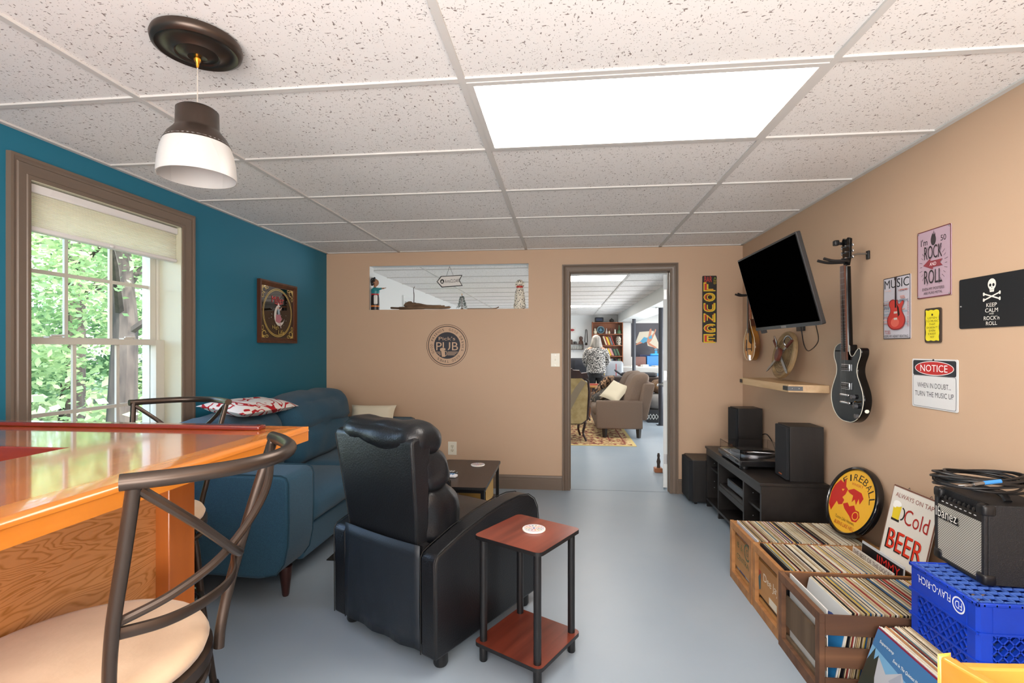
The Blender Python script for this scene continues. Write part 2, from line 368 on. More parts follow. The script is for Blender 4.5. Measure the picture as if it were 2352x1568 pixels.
casing('window_casing', onL(XL, WY0, WZ0), WY1-WY0, WZ1-WZ0, .09, False, [(o*1.12, z) for o, z in PROF], M_trim, win)
obj('window_jamb', M().box(XL-.135, XL+.004, WY0-.002, WY0+.002, WZ0, WZ1).box(XL-.135, XL+.004, WY1-.006, WY1+.002, WZ0, WZ1).box(XL-.135, XL+.004, WY0, WY1, WZ1-.004, WZ1+.004).box(XL-.135, XL+.02, WY0, WY1, WZ0-.02, WZ0+.008), M_cream, win, smooth=0)
def sash(name, x, y0, y1, z0, z1, st, rt, rb, rows):
    mb = M(); mb.box(x-.018, x+.018, y0, y0+st, z0, z1).box(x-.018, x+.018, y1-st, y1, z0, z1).box(x-.0175, x+.0175, y0+st, y1-st, z1-rt, z1-.0005).box(x-.0175, x+.0175, y0+st, y1-st, z0+.0005, z0+rb)
    s_ = obj(name, mb, M_vinyl, win, smooth=0)
    g0, g1, h0, h1 = y0+st, y1-st, z0+rb, z1-rt
    mt = M()
    for k in (1, 2): y = g0+(g1-g0)*k/3; mt.box(x-.006, x+.006, y-.009, y+.009, h0, h1)
    for k in range(1, rows): z = h0+(h1-h0)*k/rows; mt.box(x-.0055, x+.0055, g0, g1, z-.009, z+.009)
    obj('muntins', mt, M_vinyl, s_, smooth=0)
    obj('pane', M().box(x-.002, x+.002, g0-.003, g1+.003, h0-.003, h1+.003), M_glass, s_, smooth=0)
    return s_
sash('upper_sash', XL-.165, WY0+.02, WY1-.025, 1.335, 2.02, .04, .035, .032, 2)
ls = sash('lower_sash', XL-.122, WY0+.004, WY1-.008, .62, 1.362, .062, .03, .05, 2)
for y in (2.10, 2.50): obj('sash_lock', M().box(XL-.135, XL-.105, y, y+.06, 1.362, 1.37).tube([(XL-.12, y+.02, 1.374), (XL-.11, y+.075, 1.376)], .005, 6), M_vinyl, ls)
# doorway
DPROF = [(-.005, -.11), (-.005, .006), (0, .010), (.006, .013), (.014, .013), (.017, .009), (.024, .011), (.036, .016), (.044, .019), (.048, .013), (.054, .016), (.060, .021), (.068, .021), (.070, 0)]
d1 = casing('door_1', onB(DX0, YB, 0), DX1-DX0, DZ, .075, True, DPROF, M_trim)
obj('doorstop_trim', M().box(DX0, DX0+.011, YB+.05, YB+.065, 0, DZ).box(DX1-.011, DX1, YB+.05, YB+.065, 0, DZ).box(DX0, DX1, YB+.05, YB+.065, DZ-.011, DZ), M_trim, d1, smooth=0)
obj('threshold_joint', M().box(DX0, DX1, YB+.03, YB+.034, 0, .0008), mat('joint_dark', '#4c5560', .8), d1, smooth=0)
slab = struct('door_2', M().box(-.018, .018, 0, .76, .012, 2.005), M_white, smooth=0, bevel=.002)
slab.location = (.944, YB+.135, 0); slab.rotation_euler = (0, 0, -.193)
for z in (.28, 1.06, 1.82):
    obj('hinge', M().box(-.012, .018, -.003, .0005, z-.045, z+.045).tube([(.022, -.006, z-.045), (.022, -.006, z+.045)], .006, 8), M_steel, slab)
obj('door_handle', M().tube([(-.018, .69, .93), (-.03, .69, .93)], .026, 14).tube([(-.03, .69, .93), (-.07, .69, .93), (-.075, .66, .93), (-.075, .58, .925)], .009, 8), M_steel, slab)
for name, T, L in (('baseboard_back', onB(XL, YB, 0), DX0-.07-XL), ('baseboard_back_right', onB(DX1+.07, YB, 0), XR-DX1-.07), ('baseboard_left', onL(XL, YF, 0), YB-YF), ('baseboard_right', onR(XR, YB, 0), YB-YF)):
    mb = M(); mb.T = T; pr = [(0, 0), (.014, 0), (.014, .088), (.010, .093), (.010, .108), (.013, .112), (.010, .128), (0, .131)]
    mb.add([(x, y, z) for x in (0, L) for z, y in pr], [(k, k+1, len(pr)+k+1, len(pr)+k) for k in range(len(pr)-1)]+[tuple(range(8)), tuple(range(8, 16))]); struct(name, mb, M_trim, smooth=20)
# ceiling LED panels
def led(x0, y0, label, group, strength):
    t = thing('ceiling_light', label, 'light', (x0+GD, y0+GD/2, ZC), 0, group)
    a, b = GD-.012, GD/2-.012
    obj('frame', M().box(-a, a, -b, -b+.022, -.004, .005).box(-a, a, b-.022, b, -.004, .005).box(-a, -a+.022, -b+.022, b-.022, -.004, .005).box(a-.022, a, -b+.022, b-.022, -.004, .005), M_grid, t, smooth=0)
    obj('diffuser', M().box(-a+.022, a-.022, -b+.022, b-.022, -.001, .004), mat('led_diffuser_%g' % strength, '#ffffff', .6, emit=strength, ecol='#fff6ec'), t, smooth=0)
    return t
led(GX, GY, 'bright rectangular LED panel in the ceiling above the recliner', None, PANEL)
led(GX-2*GD, GY-5*GD, 'rectangular LED panel in the ceiling over the bar end behind the camera', 'LED panels behind the camera', PANEL)  # unseen panel added to brighten the room evenly
led(GX+0*GD, GY-5*GD, 'rectangular LED panel in the ceiling behind the camera', 'LED panels behind the camera', PANEL)  # second added panel out of view, for even fill
led(FX, FY+GD*1, 'nearer LED panel in the ceiling of the room beyond the doorway', None, FARP)
led(FX, FY+GD*8, 'farther LED panel in the ceiling of the room beyond the doorway', None, FARP)
led(FX-2*GD, FY+GD*10, 'LED panel at the far left of the room beyond', None, FARP)
led(FX+4*GD, FY+GD*11, 'LED panel in the far room ceiling near its end wall, beyond the beam', None, FARP)
led(FX+4*GD, FY+GD*5, 'LED panel in the far room ceiling right of the boxed beam', None, FARP)
# ------------------------------------------------ outside the window
gm = M().box(-60, XL-.26, -30, 60, -1.3, -.5); struct('ground', gm, mat('forest_ground', '#55603a', .9, vary=(2, '#3d3a26', one)), smooth=0)
M_bark = mat('tree_bark', '#4d463e', .9, vary=(6, '#332d28', (1, 1, .2)), bump=(30, .6, (1, 1, .2)))
def tree(x, y, h, r, nl, label, leaf, tr=.14, z0=1.0, fork=False):
    t = thing('tree', label, 'tree', (x, y, -.5), 0, None)
    rnd = random.Random(int(x*97+y*31)); mb = M(); top = (rnd.uniform(-.4, .4), rnd.uniform(-.4, .4), h*.8)
    mb.tube([(0, 0, 0), (.05, .04, h*.25), (top[0]*.5, top[1]*.5, h*.5), top], [tr*1.3, tr, tr*.75, tr*.3], 10)
    for k in range(9 if not fork else 11):
        a = rnd.uniform(0, 2*PI); zz = h*rnd.uniform(.22, .7); l = r*rnd.uniform(.5, 1)
        mb.tube([(0, 0, zz), (cos(a)*l*.5, sin(a)*l*.5, zz+l*.35), (cos(a)*l, sin(a)*l, zz+l*.5)], [tr*.4, tr*.25, .01], 6)
    obj('trunk', mb, M_bark, t)
    mb = M(); vs_ = []; fs_ = []
    cl = [(rnd.gauss(0, r*.5), rnd.gauss(0, r*.5), rnd.uniform(z0, h)) for _ in range(max(10, nl//90))]
    nl = int(nl*2.1)
    for k in range(nl):
        c = cl[k % len(cl)]; p = Vector((c[0]+rnd.gauss(0, .42), c[1]+rnd.gauss(0, .42), c[2]+rnd.gauss(0, .25)))
        if p.z < .1: continue
        s_ = rnd.uniform(.032, .075)*(1 if x > -9 else (1.5 if x > -12.6 else 2.2)); a = Vector((rnd.gauss(0, 1), rnd.gauss(0, 1), rnd.gauss(0, .5))).normalized()*s_; b = a.orthogonal().normalized()*s_*.45
        o = len(vs_); vs_ += [p-a, p+b, p+a, p-b]; fs_.append((o, o+1, o+2, o+3))
    mb.add(vs_, fs_); obj('foliage', mb, leaf, t, smooth=0)
L1 = leafmat('leaf_light', '#adc491'); L2 = leafmat('leaf_mid', '#88a876'); L3 = leafmat('leaf_deep', '#678a60')
tree(-7.1, 7.3, 9, 2.2, 4200, 'forked leafy tree whose trunk stands out in the right half of the window', L2, .17, 1.9, True)
tree(-6.2, 9.2, 7, 2.0, 4200, 'slender leafy tree seen at the right edge of the window', L1, .09, 1.5)
tree(-9.5, 7.0, 9, 2.6, 5200, 'bushy pale green tree seen in the left half of the window', L1, .13, .9)
tree(-12, 11, 11, 3.2, 6500, 'tall tree behind the forked one, seen through the window centre', L2, .2, .8)
tree(-15, 15.5, 12, 3.6, 6500, 'deep green tree far back at the right of the window view', L3, .2, .5)
tree(-16, 9.5, 12, 3.6, 6500, 'deep green tree far back at the left of the window view', L3, .2, .5)
tree(-13, 17.0, 10, 3.0, 5200, 'light green tree far back behind the right window edge', L1, .15, .5)
tree(-20, 14.5, 13, 4.5, 7000, 'hazy wide tree at the back of the wood beyond the window', L2, .2, .3)
tree(-12.5, 6.8, 10, 3.0, 5200, 'mid green tree beyond the left side of the window', L2, .15, .3)
mb = M(); vs_ = []; fs_ = []
for k in range(9000):
    p = Vector((random.uniform(-22, -5), random.uniform(3, 22), -.5+abs(random.gauss(0, .45)))); a = Vector((random.gauss(0, 1), random.gauss(0, 1), random.gauss(0, .6))).normalized()*.1; b = a.orthogonal()*.45
    o = len(vs_); vs_ += [p-a, p+b, p+a, p-b]; fs_.append((o, o+1, o+2, o+3))
mb.add(vs_, fs_); tag(obj('undergrowth', mb, L1, smooth=0), 'low green undergrowth covering the ground outside the window', 'undergrowth', None, 'stuff')
tree(-7.5, -1.5, 8, 2.4, 3000, 'leafy tree outside, left of the window view', L2, .15, .8)
# ------------------------------------------------ cellular shade
t = thing('window_shade', 'half-raised cream cellular shade with white rails in the window', 'shade', (XL-.04, (WY0+WY1)/2, 2.03))
hw = (WY1-WY0)/2-.008
obj('head_rail', M().box(-.025, .025, -hw, hw, -.03, .008), C('#e3e1e0', .35), t, bevel=.004)
obj('bottom_rail', M().box(-.018, .022, -hw, hw, -.20, -.178), C('#e3e1e0', .35), t, bevel=.006)
obj('pull_tab', M().ball((.026, -.02, -.192), (.004, .015, .008), 10, 6), C('#e3e1e0', .35), t)
mb = M(); zs = [-.03-.148*k/36 for k in range(37)]; v = []; fs = []
for k, z in enumerate(zs):
    for sx in (1, -1):
        for y in (-hw+.004, hw-.004): v.append((sx*(.018 if k % 2 else .011), y, z))
for k in range(36):
    o = k*4; fs += [(o, o+1, o+5, o+4), (o+2, o+6, o+7, o+3)]
mb.add(v, fs)
shm = mat('shade_fabric', '#fbf9f2', .8); n_ = shm.node_tree; tr_ = n_.nodes.new('ShaderNodeBsdfTranslucent'); tr_.inputs[0].default_value = lin('#faf6e8'); mx_ = n_.nodes.new('ShaderNodeMixShader'); mx_.inputs[0].default_value = .55
n_.links.new(n_.nodes['Principled BSDF'].outputs[0], mx_.inputs[1]); n_.links.new(tr_.outputs[0], mx_.inputs[2]); n_.links.new(mx_.outputs[0], n_.nodes['Material Output'].inputs[0])
obj('pleated_fabric', mb, shm, t, smooth=0)
# ------------------------------------------------ pendant lamp
t = thing('pendant_lamp', 'bronze pendant lamp with frosted white glass shade over the bar', 'lamp', (-1.10, 1.393, ZC-.001))
obj('canopy', M().lathe([(0, 0), (.118, 0), (.122, -.012), (.118, -.026), (.108, -.031), (.098, -.026), (.085, -.028), (.066, -.036), (.060, -.042), (.055, -.038), (.040, -.042), (.026, -.050), (.024, -.048), (0, -.049)], 48, False), M_bronze, t, smooth=50)
obj('cord_grip', M().lathe([(.010, -.047), (.010, -.058), (.005, -.066), (.003, -.08)], 12), M_brass, t)
obj('cord', M().tube([(0, 0, -.06), (0, 0, -.215)], .0018, 6), mat('clear_cord', '#b0a9a0', .3), t)
obj('socket_cap', M().lathe([(.0, -.203), (.050, -.205), (.057, -.211), (.058, -.262), (.064, -.272), (.079, -.290), (.091, -.314), (.089, -.314), (.06, -.275), (0, -.27)], 40, False), M_bronze, t, smooth=50)
obj('finial', M().ball((0, 0, -.199), .009, 12, 8), M_brass, t)
fg = mat('frosted_glass', '#bfbdba', .5, trans=.1, spec=.4)
obj('glass_shade', M().lathe([(.088, -.308), (.096, -.335), (.102, -.365), (.105, -.400), (.105, -.412), (.102, -.412), (.101, -.37), (.093, -.335), (.084, -.31)], 48, False), fg, t, smooth=50)
obj('bulb', M().ball((0, 0, -.33), (.028, .028, .035), 16, 10), C('#e9e4da', .3), t)
# ------------------------------------------------ mirror picture on the teal wall
t = thing('framed_mirror', 'wood-framed bar mirror printed with a girl on a crescent moon', 'mirror', (XL+.002, 3.788, 1.60))
w, h = .52, .485; mb = M(); mb.T = onL(0, 0, 0)
pr = [(0, 0), (0, .028), (.012, .03), (.024, .024), (.036, .012), (.042, .010), (.042, .0)]
v = [(sx*(w/2-o), sy*(h/2-o), z) for (sx, sy) in ((-1, -1), (-1, 1), (1, 1), (1, -1)) for o, z in pr]; n = len(pr)
mb.add(v, [(i*n+k, i*n+k+1, (i+1) % 4*n+k+1, (i+1) % 4*n+k) for i in range(4) for k in range(n-1)]); obj('frame', mb, M_frame, t, smooth=20)
mb = M(); mb.T = onL(0, 0, 0); mb.box(-.225, .225, -.207, .207, .004, .009); obj('mirror_glass', mb, mat('smoked_mirror', '#5b5550', .03, 1), t, smooth=0)
G = '#c3a85a'; it = []
for a, b in ((.205, .197), (.194, .186)): it.append(('ring', G, 0, 0, a, a*.95, .006))
for sx in (-1, 1):
    for sy in (-1, 1):
        it.append(('ring', G, sx*.185, sy*.168, .026, .024, .007, 0, 300)); it.append(('ring', G, sx*.205, sy*.125, .014, .02, .006)); it.append(('ring', G, sx*.15, sy*.19, .02, .012, .006))
        it.append(('p', G, [(sx*.222, sy*.20), (sx*.17, sy*.203), (sx*.2, sy*.185), (sx*.219, sy*.14)]))
it += [('t', '#c41c26', 'Miller', 0, .105, .17, .052), ('p', '#c41c26', [(-.055, .074), (.075, .079), (.02, .068), (.005, .05), (-.01, .066)])]
moon = [(.02+.075*cos(R(a)), -.02+.085*sin(R(a))) for a in range(100, 331, 10)]+[(.04+.062*cos(R(a)), -.008+.068*sin(R(a))) for a in range(330, 99, -10)]
it += [('p', '#dcd8cf', moon), ('p', '#b06d7c', [(-.03, -.015), (.03, -.01), (.055, -.05), (.02, -.085), (-.035, -.07)]), ('p', '#8fa6b4', [(-.012, .03), (.02, .035), (.03, -.01), (-.005, -.015)]), ('e', '#c8a596', .005, .043, .011, .013),
       ('p', '#d8d8d4', [(-.03, .05), (.035, .052), (.015, .06), (.004, .082), (-.006, .06)]), ('p', '#c8a596', [(.02, .03), (.05, .048), (.054, .044), (.026, .018)]), ('p', '#c9b7b5', [(.015, -.08), (.035, -.075), (.045, -.12), (.036, -.122)])]
it += [('t', G, 'High', -.035, -.12, .085, .036), ('t', G, 'Life', .045, -.155, .085, .036)]
it += [('e', '#d8d8d4', random.uniform(-.13, .13), random.uniform(-.1, .12), .0022, .0022) for _ in range(26)]
mb = printing('print', t, onL(0, 0, 0) @ Matrix.Translation((0, 0, .0092)), it, rough=.3)
# ------------------------------------------------ bar
t = thing('bar_counter', 'L-shaped glossy varnished pine bar with oak plywood front', 'bar', (-1.5, .9, 0))
mb = M(); mb.T = Matrix.Translation((1.5, -.9, 0))
BT = 1.067
mb.prism([(-.865, -.75), (-1.195, -.75), (-1.213, 1.107), (-.865, 1.45)], BT-.042, BT); top1 = obj('side_top', mb, M_barwood, t, smooth=0)
mb = M(); mb.T = Matrix.Translation((1.5, -.9, 0)); mb.prism([(-.8652, 1.4502), (-1.2132, 1.107), (-2.26, 1.107), (-2.26, 1.4502)], BT-.042, BT); obj('back_top', mb, M_barwoodx, t, smooth=0)
mb = M(); mb.T = Matrix.Translation((1.5, -.9, 0)); ed = [(0, -.003), (.055, -.003), (.066, -.004), (.072, -.010), (.073, -.016), (.071, -.017), (.071, -.046), (0, -.046)]
v = []
for (x, y, dx, dy) in ((-.865, -.75, 1, 0), (-.865, 1.405, 1, 1)):
    for o, z in ed: v.append((x+o, y+(dy and o), BT+.003+z))
mb.add(v, [(k, (k+1) % 8, 8+(k+1) % 8, 8+k) for k in range(8)]+[tuple(range(8)), tuple(range(8, 16))]); obj('side_edge_moulding', mb, M_baredge, t, smooth=40)
mb = M(); mb.T = Matrix.Translation((1.5, -.9, 0)); mb.prism([(-.865, 1.405), (-.794, 1.478), (-2.26, 1.478), (-2.26, 1.405)], BT-.043, BT+.0005); obj('back_edge_moulding', mb, wood('bar_edge_pine_cross', '#c8742c', '#a8581d', .25, 0, 9, .8, coat=.6), t, smooth=0)
mb = M(); mb.T = Matrix.Translation((1.5, -.9, 0)); mb.box(-2.26, -.90, 1.388, 1.425, BT, BT+.014); obj('red_rail', mb, M_barred, t, bevel=.004)
mb = M(); mb.T = Matrix.Translation((1.5, -.9, 0)); mb.box(-2.26, -1.2135, 1.095, 1.107, BT-.045, BT+.001); obj('inner_lip', mb, M_barred, t, bevel=.003)
mb = M(); mb.T = Matrix.Translation((1.5, -.9, 0)); mb.box(-2.26, -1.135, -.7, 1.31, .86, .885); obj('work_counter', mb, M_barred, t, smooth=0)
mb = M(); mb.T = Matrix.Translation((1.5, -.9, 0)); mb.box(-1.128, -1.110, -.7, 1.33, 0, BT-.042); obj('front_panel', mb, M_ply, t, smooth=0)
mb = M(); mb.T = Matrix.Translation((1.5, -.9, 0)); mb.box(-2.26, -1.11, 1.312, 1.33, 0, BT-.042); obj('end_panel', mb, M_ply, t, smooth=0)
mb = M(); mb.T = Matrix.Translation((1.5, -.9, 0)); mb.box(-1.14, -1.070, 1.25, 1.345, 0, BT-.042); obj('corner_post', mb, wood('bar_post_pine', '#b5662b', '#8a481b', .3, 2, 8, 1.0, coat=.5), t, bevel=.003)
# ------------------------------------------------ bar stools
def bez(p, n=14):
    """Catmull-Rom through points"""
    P = [Vector(q) for q in p]; P = [P[0]*2-P[1]]+P+[P[-1]*2-P[-2]]; o = []
    for i in range(1, len(P)-2):
        for k in range(n):
            u = k/n; a, b, c, d = P[i-1:i+3]; o.append(.5*((2*b)+(c-a)*u+(2*a-5*b+4*c-d)*u*u+(3*b-3*c+d-a)*u**3))
    o.append(P[-2]); return o
def stool(loc, rz, label):
    t = thing('bar_stool', label, 'stool', loc, rz, 'swivel bar stools at the bar')
    obj('seat_cushion', M().lathe([(0, .715), (.175, .712), (.202, .720), (.207, .735), (.199, .75), (.170, .7565), (0, .760)], 48, False), M_suede, t, smooth=60)
    obj('seat_pan', M().lathe([(0, .690), (.200, .690), (.213, .692), (.213, .714), (.203, .716), (0, .714)], 48, False), M_bronze, t, smooth=40)
    obj('swivel_ring', M().tube([(.200*cos(a*PI/20), .200*sin(a*PI/20), .665) for a in range(40)], .0095, 10, True), M_bronze, t)
    obj('swivel_plate', M().box(-.19, .19, -.02, .02, .668, .682).box(-.02, .02, -.19, .19, .668, .682), M_bronze, t)
    for s in (1, -1):
        obj('upright', M().tube(bez([(.274, s*.172, 1.118), (.242, s*.157, 1.0), (.214, s*.146, .89), (.196, s*.134, .80), (.190, s*.123, .74), (.188, s*.120, .700)]), .0105, 12, flat=.85), M_bronze, t)
    obj('top_rail', M().tube(bez([(.262, -.184, 1.12), (.315, -.142, 1.12), (.366, -.078, 1.12), (.386, 0, 1.12), (.366, .078, 1.12), (.315, .142, 1.12), (.266, .183, 1.12)]), .0125, 14), M_bronze, t, smooth=50)
    for s in (1, -1):
        obj('cross_brace', M().tube(bez([(.275, -s*.165, 1.106), (.307, -s*.09, 1.03), (.300+s*.006, 0, .953), (.262, s*.08, .915), (.207, s*.146, .890)]), .0075, 10), M_bronze, t)
    obj('lower_rail', M().tube(bez([(.202, -.145, .875), (.247, -.08, .868), (.262, 0, .866), (.247, .08, .868), (.202, .145, .875)]), .0105, 10, flat=.45), M_bronze, t)
    for k in range(4):
        a = PI/4+k*PI/2; c_, s_ = cos(a), sin(a)
        obj('leg', M().tube(bez([(.12*c_, .12*s_, .66), (.165*c_, .165*s_, .64), (.185*c_, .185*s_, .58), (.205*c_, .205*s_, .35), (.245*c_, .245*s_, .012)]), .0125, 12), M_bronze, t)
        obj('foot_cap', M().lathe([(.017, 0), (.018, .02), (.015, .03)], 12, c=(.245*c_, .245*s_)), M_black, t)
    obj('foot_ring', M().tube([(.198*cos(a*PI/20), .198*sin(a*PI/20), .40) for a in range(40)], .009, 10, True), M_bronze, t)
    return t
st1 = stool((-.89, .828, 0), 0, 'bronze metal bar stool with cream seat, close in the left foreground')
st2 = dup(st1, (-1.485, 1.575, 0), 1.76, 'bronze metal bar stool behind the bar, between counter and sofa'); st2.scale = (1.04, 1.04, .978)
# ------------------------------------------------ sofa
def Tl(x, y, z): return Matrix.Translation((x, y, z))
t = thing('sofa', 'long teal fabric sofa against the teal wall', 'sofa', (-1.85, 3.45, 0)); TS = Tl(1.85, -3.45, 0)
def armpoly(mb, y0, y1, xb, xf, z0, z1):
    """arm seen from the side: front edge curves in toward the foot"""
    pr = [(xb, z0+.02), (xf-.16, z0), (xf-.07, z0+.02), (xf-.025, z0+.08), (xf-.005, z0+.17), (xf, z0+.30), (xf, z1-.04), (xf-.012, z1-.012), (xf-.04, z1), (xb, z1)]
    n = len(pr); mb.add([(x, y, z) for y in (y0, y1) for x, z in pr], [tuple(range(n)), tuple(range(n, 2*n))[::-1]]+[(k, n+k, n+(k+1) % n, (k+1) % n) for k in range(n)]); return mb
for y0, y1 in ((2.36, 2.62), (4.26, 4.52)):
    a = obj('arm', armpoly(M().at(TS), y0, y1, -2.26, -1.375, .145, .672), M_sofa, t, bevel=.018, seg=3)
    mb = M().at(TS)
    for yy in (y0+.004, y1-.004):
        mb.tube([(-1.50, yy, .16), (-1.44, yy, .17), (-1.399, yy, .225), (-1.380, yy, .315), (-1.374, yy, .45), (-1.374, yy, .630), (-1.386, yy, .661), (-1.415, yy, .6725), (-2.0, yy, .6725)], .003, 6)
    obj('piping', mb, mat('dark_teal_piping', '#1b3c4c', .9), a)
obj('base', M().at(TS).box(-2.26, -1.43, 2.60, 4.28, .145, .33), M_sofa, t, bevel=.02, seg=3)
obj('back_frame', M().at(TS).soft(-2.28, -2.08, 2.40, 4.50, .2, .80, .05, 10), M_sofa, t)
for y0, y1 in ((2.625, 3.437), (3.443, 4.255)):
    obj('seat_cushion', M().at(TS).soft(-2.12, -1.40, y0, y1, .32, .475, .05, 14, (.02, 0, .022), .006, 5), M_sofa, t, smooth=60)
def lean(w): return Vector((w.x-.10*(w.z-.5), w.y, w.z))
obj('back_cushion', M().at(TS).soft(-2.22, -1.90, 2.40, 3.285, .46, .885, .09, 18, (.07, .01, .02), .022, 7, lean), M_sofa, t, smooth=60)
def tuft(w):
    k = max(0, 1-abs(w.y-3.72)/.30)*max(0, 1-abs(w.z-.74)/.06); return Vector((w.x-.10*(w.z-.5)-.03*k+(-.025 if abs(w.z-.73) < .02 else 0), w.y, w.z+.035*(w.y-3.7)*(w.z > .8)))
obj('back_cushion', M().at(TS).soft(-2.20, -1.84, 3.295, 4.22, .46, .945, .10, 22, (.07, .01, .03), .02, 6, tuft), M_sofa, t, smooth=60)
for x in (-1.47, -2.18):
    for y in (2.50, 4.40): obj('foot', M().at(TS).lathe([(.014, 0), (.018, .01), (.034, .15), (.034, .16)], 14, c=(x, y)), wood('dark_walnut_leg', '#3a1d19', '#22100d', .3, 2, 10, 1), t)
# throw with white and red swirls, lying over the back cushion
def fabric_swirl():
    m = mat('white_red_swirl', '#e9e4e0', .85); n = m.node_tree; b = n.nodes['Principled BSDF']; L = n.links.new
    tc = n.nodes.new('ShaderNodeTexCoord'); nz = n.nodes.new('ShaderNodeTexNoise'); nz.inputs['Scale'].default_value = 5.5; nz.inputs['Distortion'].default_value = 1.4; nz.inputs['Detail'].default_value = .5
    mu = n.nodes.new('ShaderNodeMath'); mu.operation = 'MULTIPLY'; mu.inputs[1].default_value = 9
    pp = n.nodes.new('ShaderNodeMath'); pp.operation = 'PINGPONG'; pp.inputs[1].default_value = 1
    rp = n.nodes.new('ShaderNodeValToRGB'); rp.color_ramp.interpolation = 'CONSTANT'; rp.color_ramp.elements[1].position = .30
    rp.color_ramp.elements[0].color = lin('#b3121f'); rp.color_ramp.elements[1].color = lin('#e9e4e0')
    L(tc.outputs['Object'], nz.inputs[0]); L(nz.outputs[0], mu.inputs[0]); L(mu.outputs[0], pp.inputs[0]); L(pp.outputs[0], rp.inputs[0]); L(rp.outputs[0], b.inputs['Base Color']); return m
def rot3(ax, ay, az): return Matrix.Rotation(az, 4, 'Z') @ Matrix.Rotation(ay, 4, 'Y') @ Matrix.Rotation(ax, 4, 'X')
def pillow(mb, w, d, th, n=14, wr=.01, corner=.25):
    """pinched throw pillow centred at the frame origin, lying flat"""
    v = []; fs = []
    for sgn in (1, -1):
        o = len(v)
        for i in range(n+1):
            for j in range(n+1):
                a, b = 2*i/n-1, 2*j/n-1; pin = 1-.10*(abs(a)**3*(1-abs(b)**2)+0)-.0; x = a*w/2*(1-.08*(1-b*b)*abs(a)); y = b*d/2*(1-.08*(1-a*a)*abs(b))
                z = sgn*th/2*((1-a**4)*(1-b**4))**.55; z += noise.noise(Vector((x*9, y*9, sgn*3.1)))*wr*(1-a*a)*(1-b*b); v.append((x, y, z))
        for i in range(n):
            for j in range(n): q = (o+i*(n+1)+j, o+(i+1)*(n+1)+j, o+(i+1)*(n+1)+j+1, o+i*(n+1)+j+1); fs.append(q if sgn > 0 else q[::-1])
    return mb.add(v, fs)
t = thing('throw_pillow', 'white throw pillow with red swirls lying on top of the near sofa cushion', 'pillow', (-2.03, 3.06, .935)); 
mb = M(); mb.T = rot3(.0, R(9), R(2)) @ rot3(R(-2), 0, 0); pillow(mb, .30, .66, .085, wr=.02); obj('cover', mb, fabric_swirl(), t, smooth=60)
t = thing('throw_pillow', 'small cream pillow resting at the far arm of the teal sofa', 'pillow', (-1.74, 4.385, .705)); 
mb = M(); mb.T = rot3(R(62), 0, R(3)); pillow(mb, .42, .20, .11); obj('cover', mb, mat('cream_cotton', '#d8cfb8', .9, bump=(200, .3, one)), t, smooth=60)
# ------------------------------------------------ tube-leg end tables
def tube_table(loc, rz, label, w, d, topm, ztop, zs=.085, leg=.0155, group=None):
    t = thing('end_table', label, 'table', loc, rz, group)
    obj('tabletop', M().prism(rrect(w, d, .025), ztop-.016, ztop), topm, t, smooth=30); obj('top_edge_band', M().prism(rrect(w+.002, d+.002, .026), ztop-.0158, ztop-.0006), M_black, t, smooth=30)
    obj('lower_shelf', M().prism(rrect(w, d, .025), zs-.016, zs), topm, t, smooth=30); obj('shelf_edge_band', M().prism(rrect(w+.002, d+.002, .026), zs-.0158, zs-.0006), M_black, t, smooth=30)
    for sx in (-1, 1):
        for sy in (-1, 1):
            c = (sx*(w/2-.03), sy*(d/2-.03)); obj('leg', M().lathe([(leg, zs), (leg, ztop-.016)], 20, c=c), M_black, t); obj('foot', M().lathe([(leg*.95, 0), (leg*1.1, .004), (leg*1.1, zs-.02), (leg, zs-.016)], 18, c=c), M_black, t)
    return t
ET = (-.152, 2.118, 0); tube_table(ET, -.521, 'square mahogany-topped end table with black tube legs beside the recliner', .33, .33, M_mahog, .53)
t2 = tube_table((-1.975, 2.17, 0), 0, 'dark end table with black tube legs at the near sofa arm', .30, .30, mat('plum_laminate', '#3a2028', .35), .50)
def coaster(loc, label):
    t = thing('coaster', label, 'coaster', loc); obj('disc', M().lathe([(0, 0), (.048, 0), (.05, .002), (.05, .006), (.049, .0075), (0, .0075)], 32), C('#e6e2da', .4), t)
    it = [('ring', '#7a5fa8', 0, 0, .043, .043, .0015), ('ring', '#c65b7c', 0, 0, .014, .014, .002), ('e', '#4a6fae', 0, 0, .006, .006)]; cs = ['#4a6fae', '#c65b7c', '#d89a3c', '#3f8f7d']
    for k in range(12):
        a = k*PI/6; it.append(('ring', cs[k % 4], .028*cos(a), .028*sin(a), .010, .010, .002))
    printing('mandala_print', t, Tl(0, 0, .0072), it); return t
coaster((-.128, 2.14, .53), 'round mandala coaster on the mahogany end table')
coaster((-.61, 3.50, .48), 'round mandala coaster on the dark brown table by the back wall')
# dark brown table with basket
t = thing('side_table', 'dark brown table with black metal legs between recliner and back wall', 'table', (-.667, 3.30, -.02))
obj('tabletop', M().prism(rrect(.40, .73, .02), .484, .5), M_espresso, t, smooth=30); obj('top_edge_band', M().prism(rrect(.402, .732, .021), .4845, .4993), M_black, t, smooth=30)
for sx in (-1, 1):
    for sy in (-1, 1): obj('leg', M().cb((sx*.180, sy*.335, .252), (.022, .022, .464)), M_satin, t)
obj('rail_frame', M().box(-.19, .19, -.345, -.325, .46, .484).box(-.19, .19, .325, .345, .46, .484).box(-.191, -.171, -.34, .34, .46, .484).box(.171, .191, -.34, .34, .46, .484), M_satin, t)
obj('middle_shelf', M().box(-.168, .168, -.32, .32, .25, .265), M_espresso, t, smooth=0); obj('bottom_shelf', M().box(-.168, .168, -.32, .32, .06, .075), M_espresso, t, smooth=0)
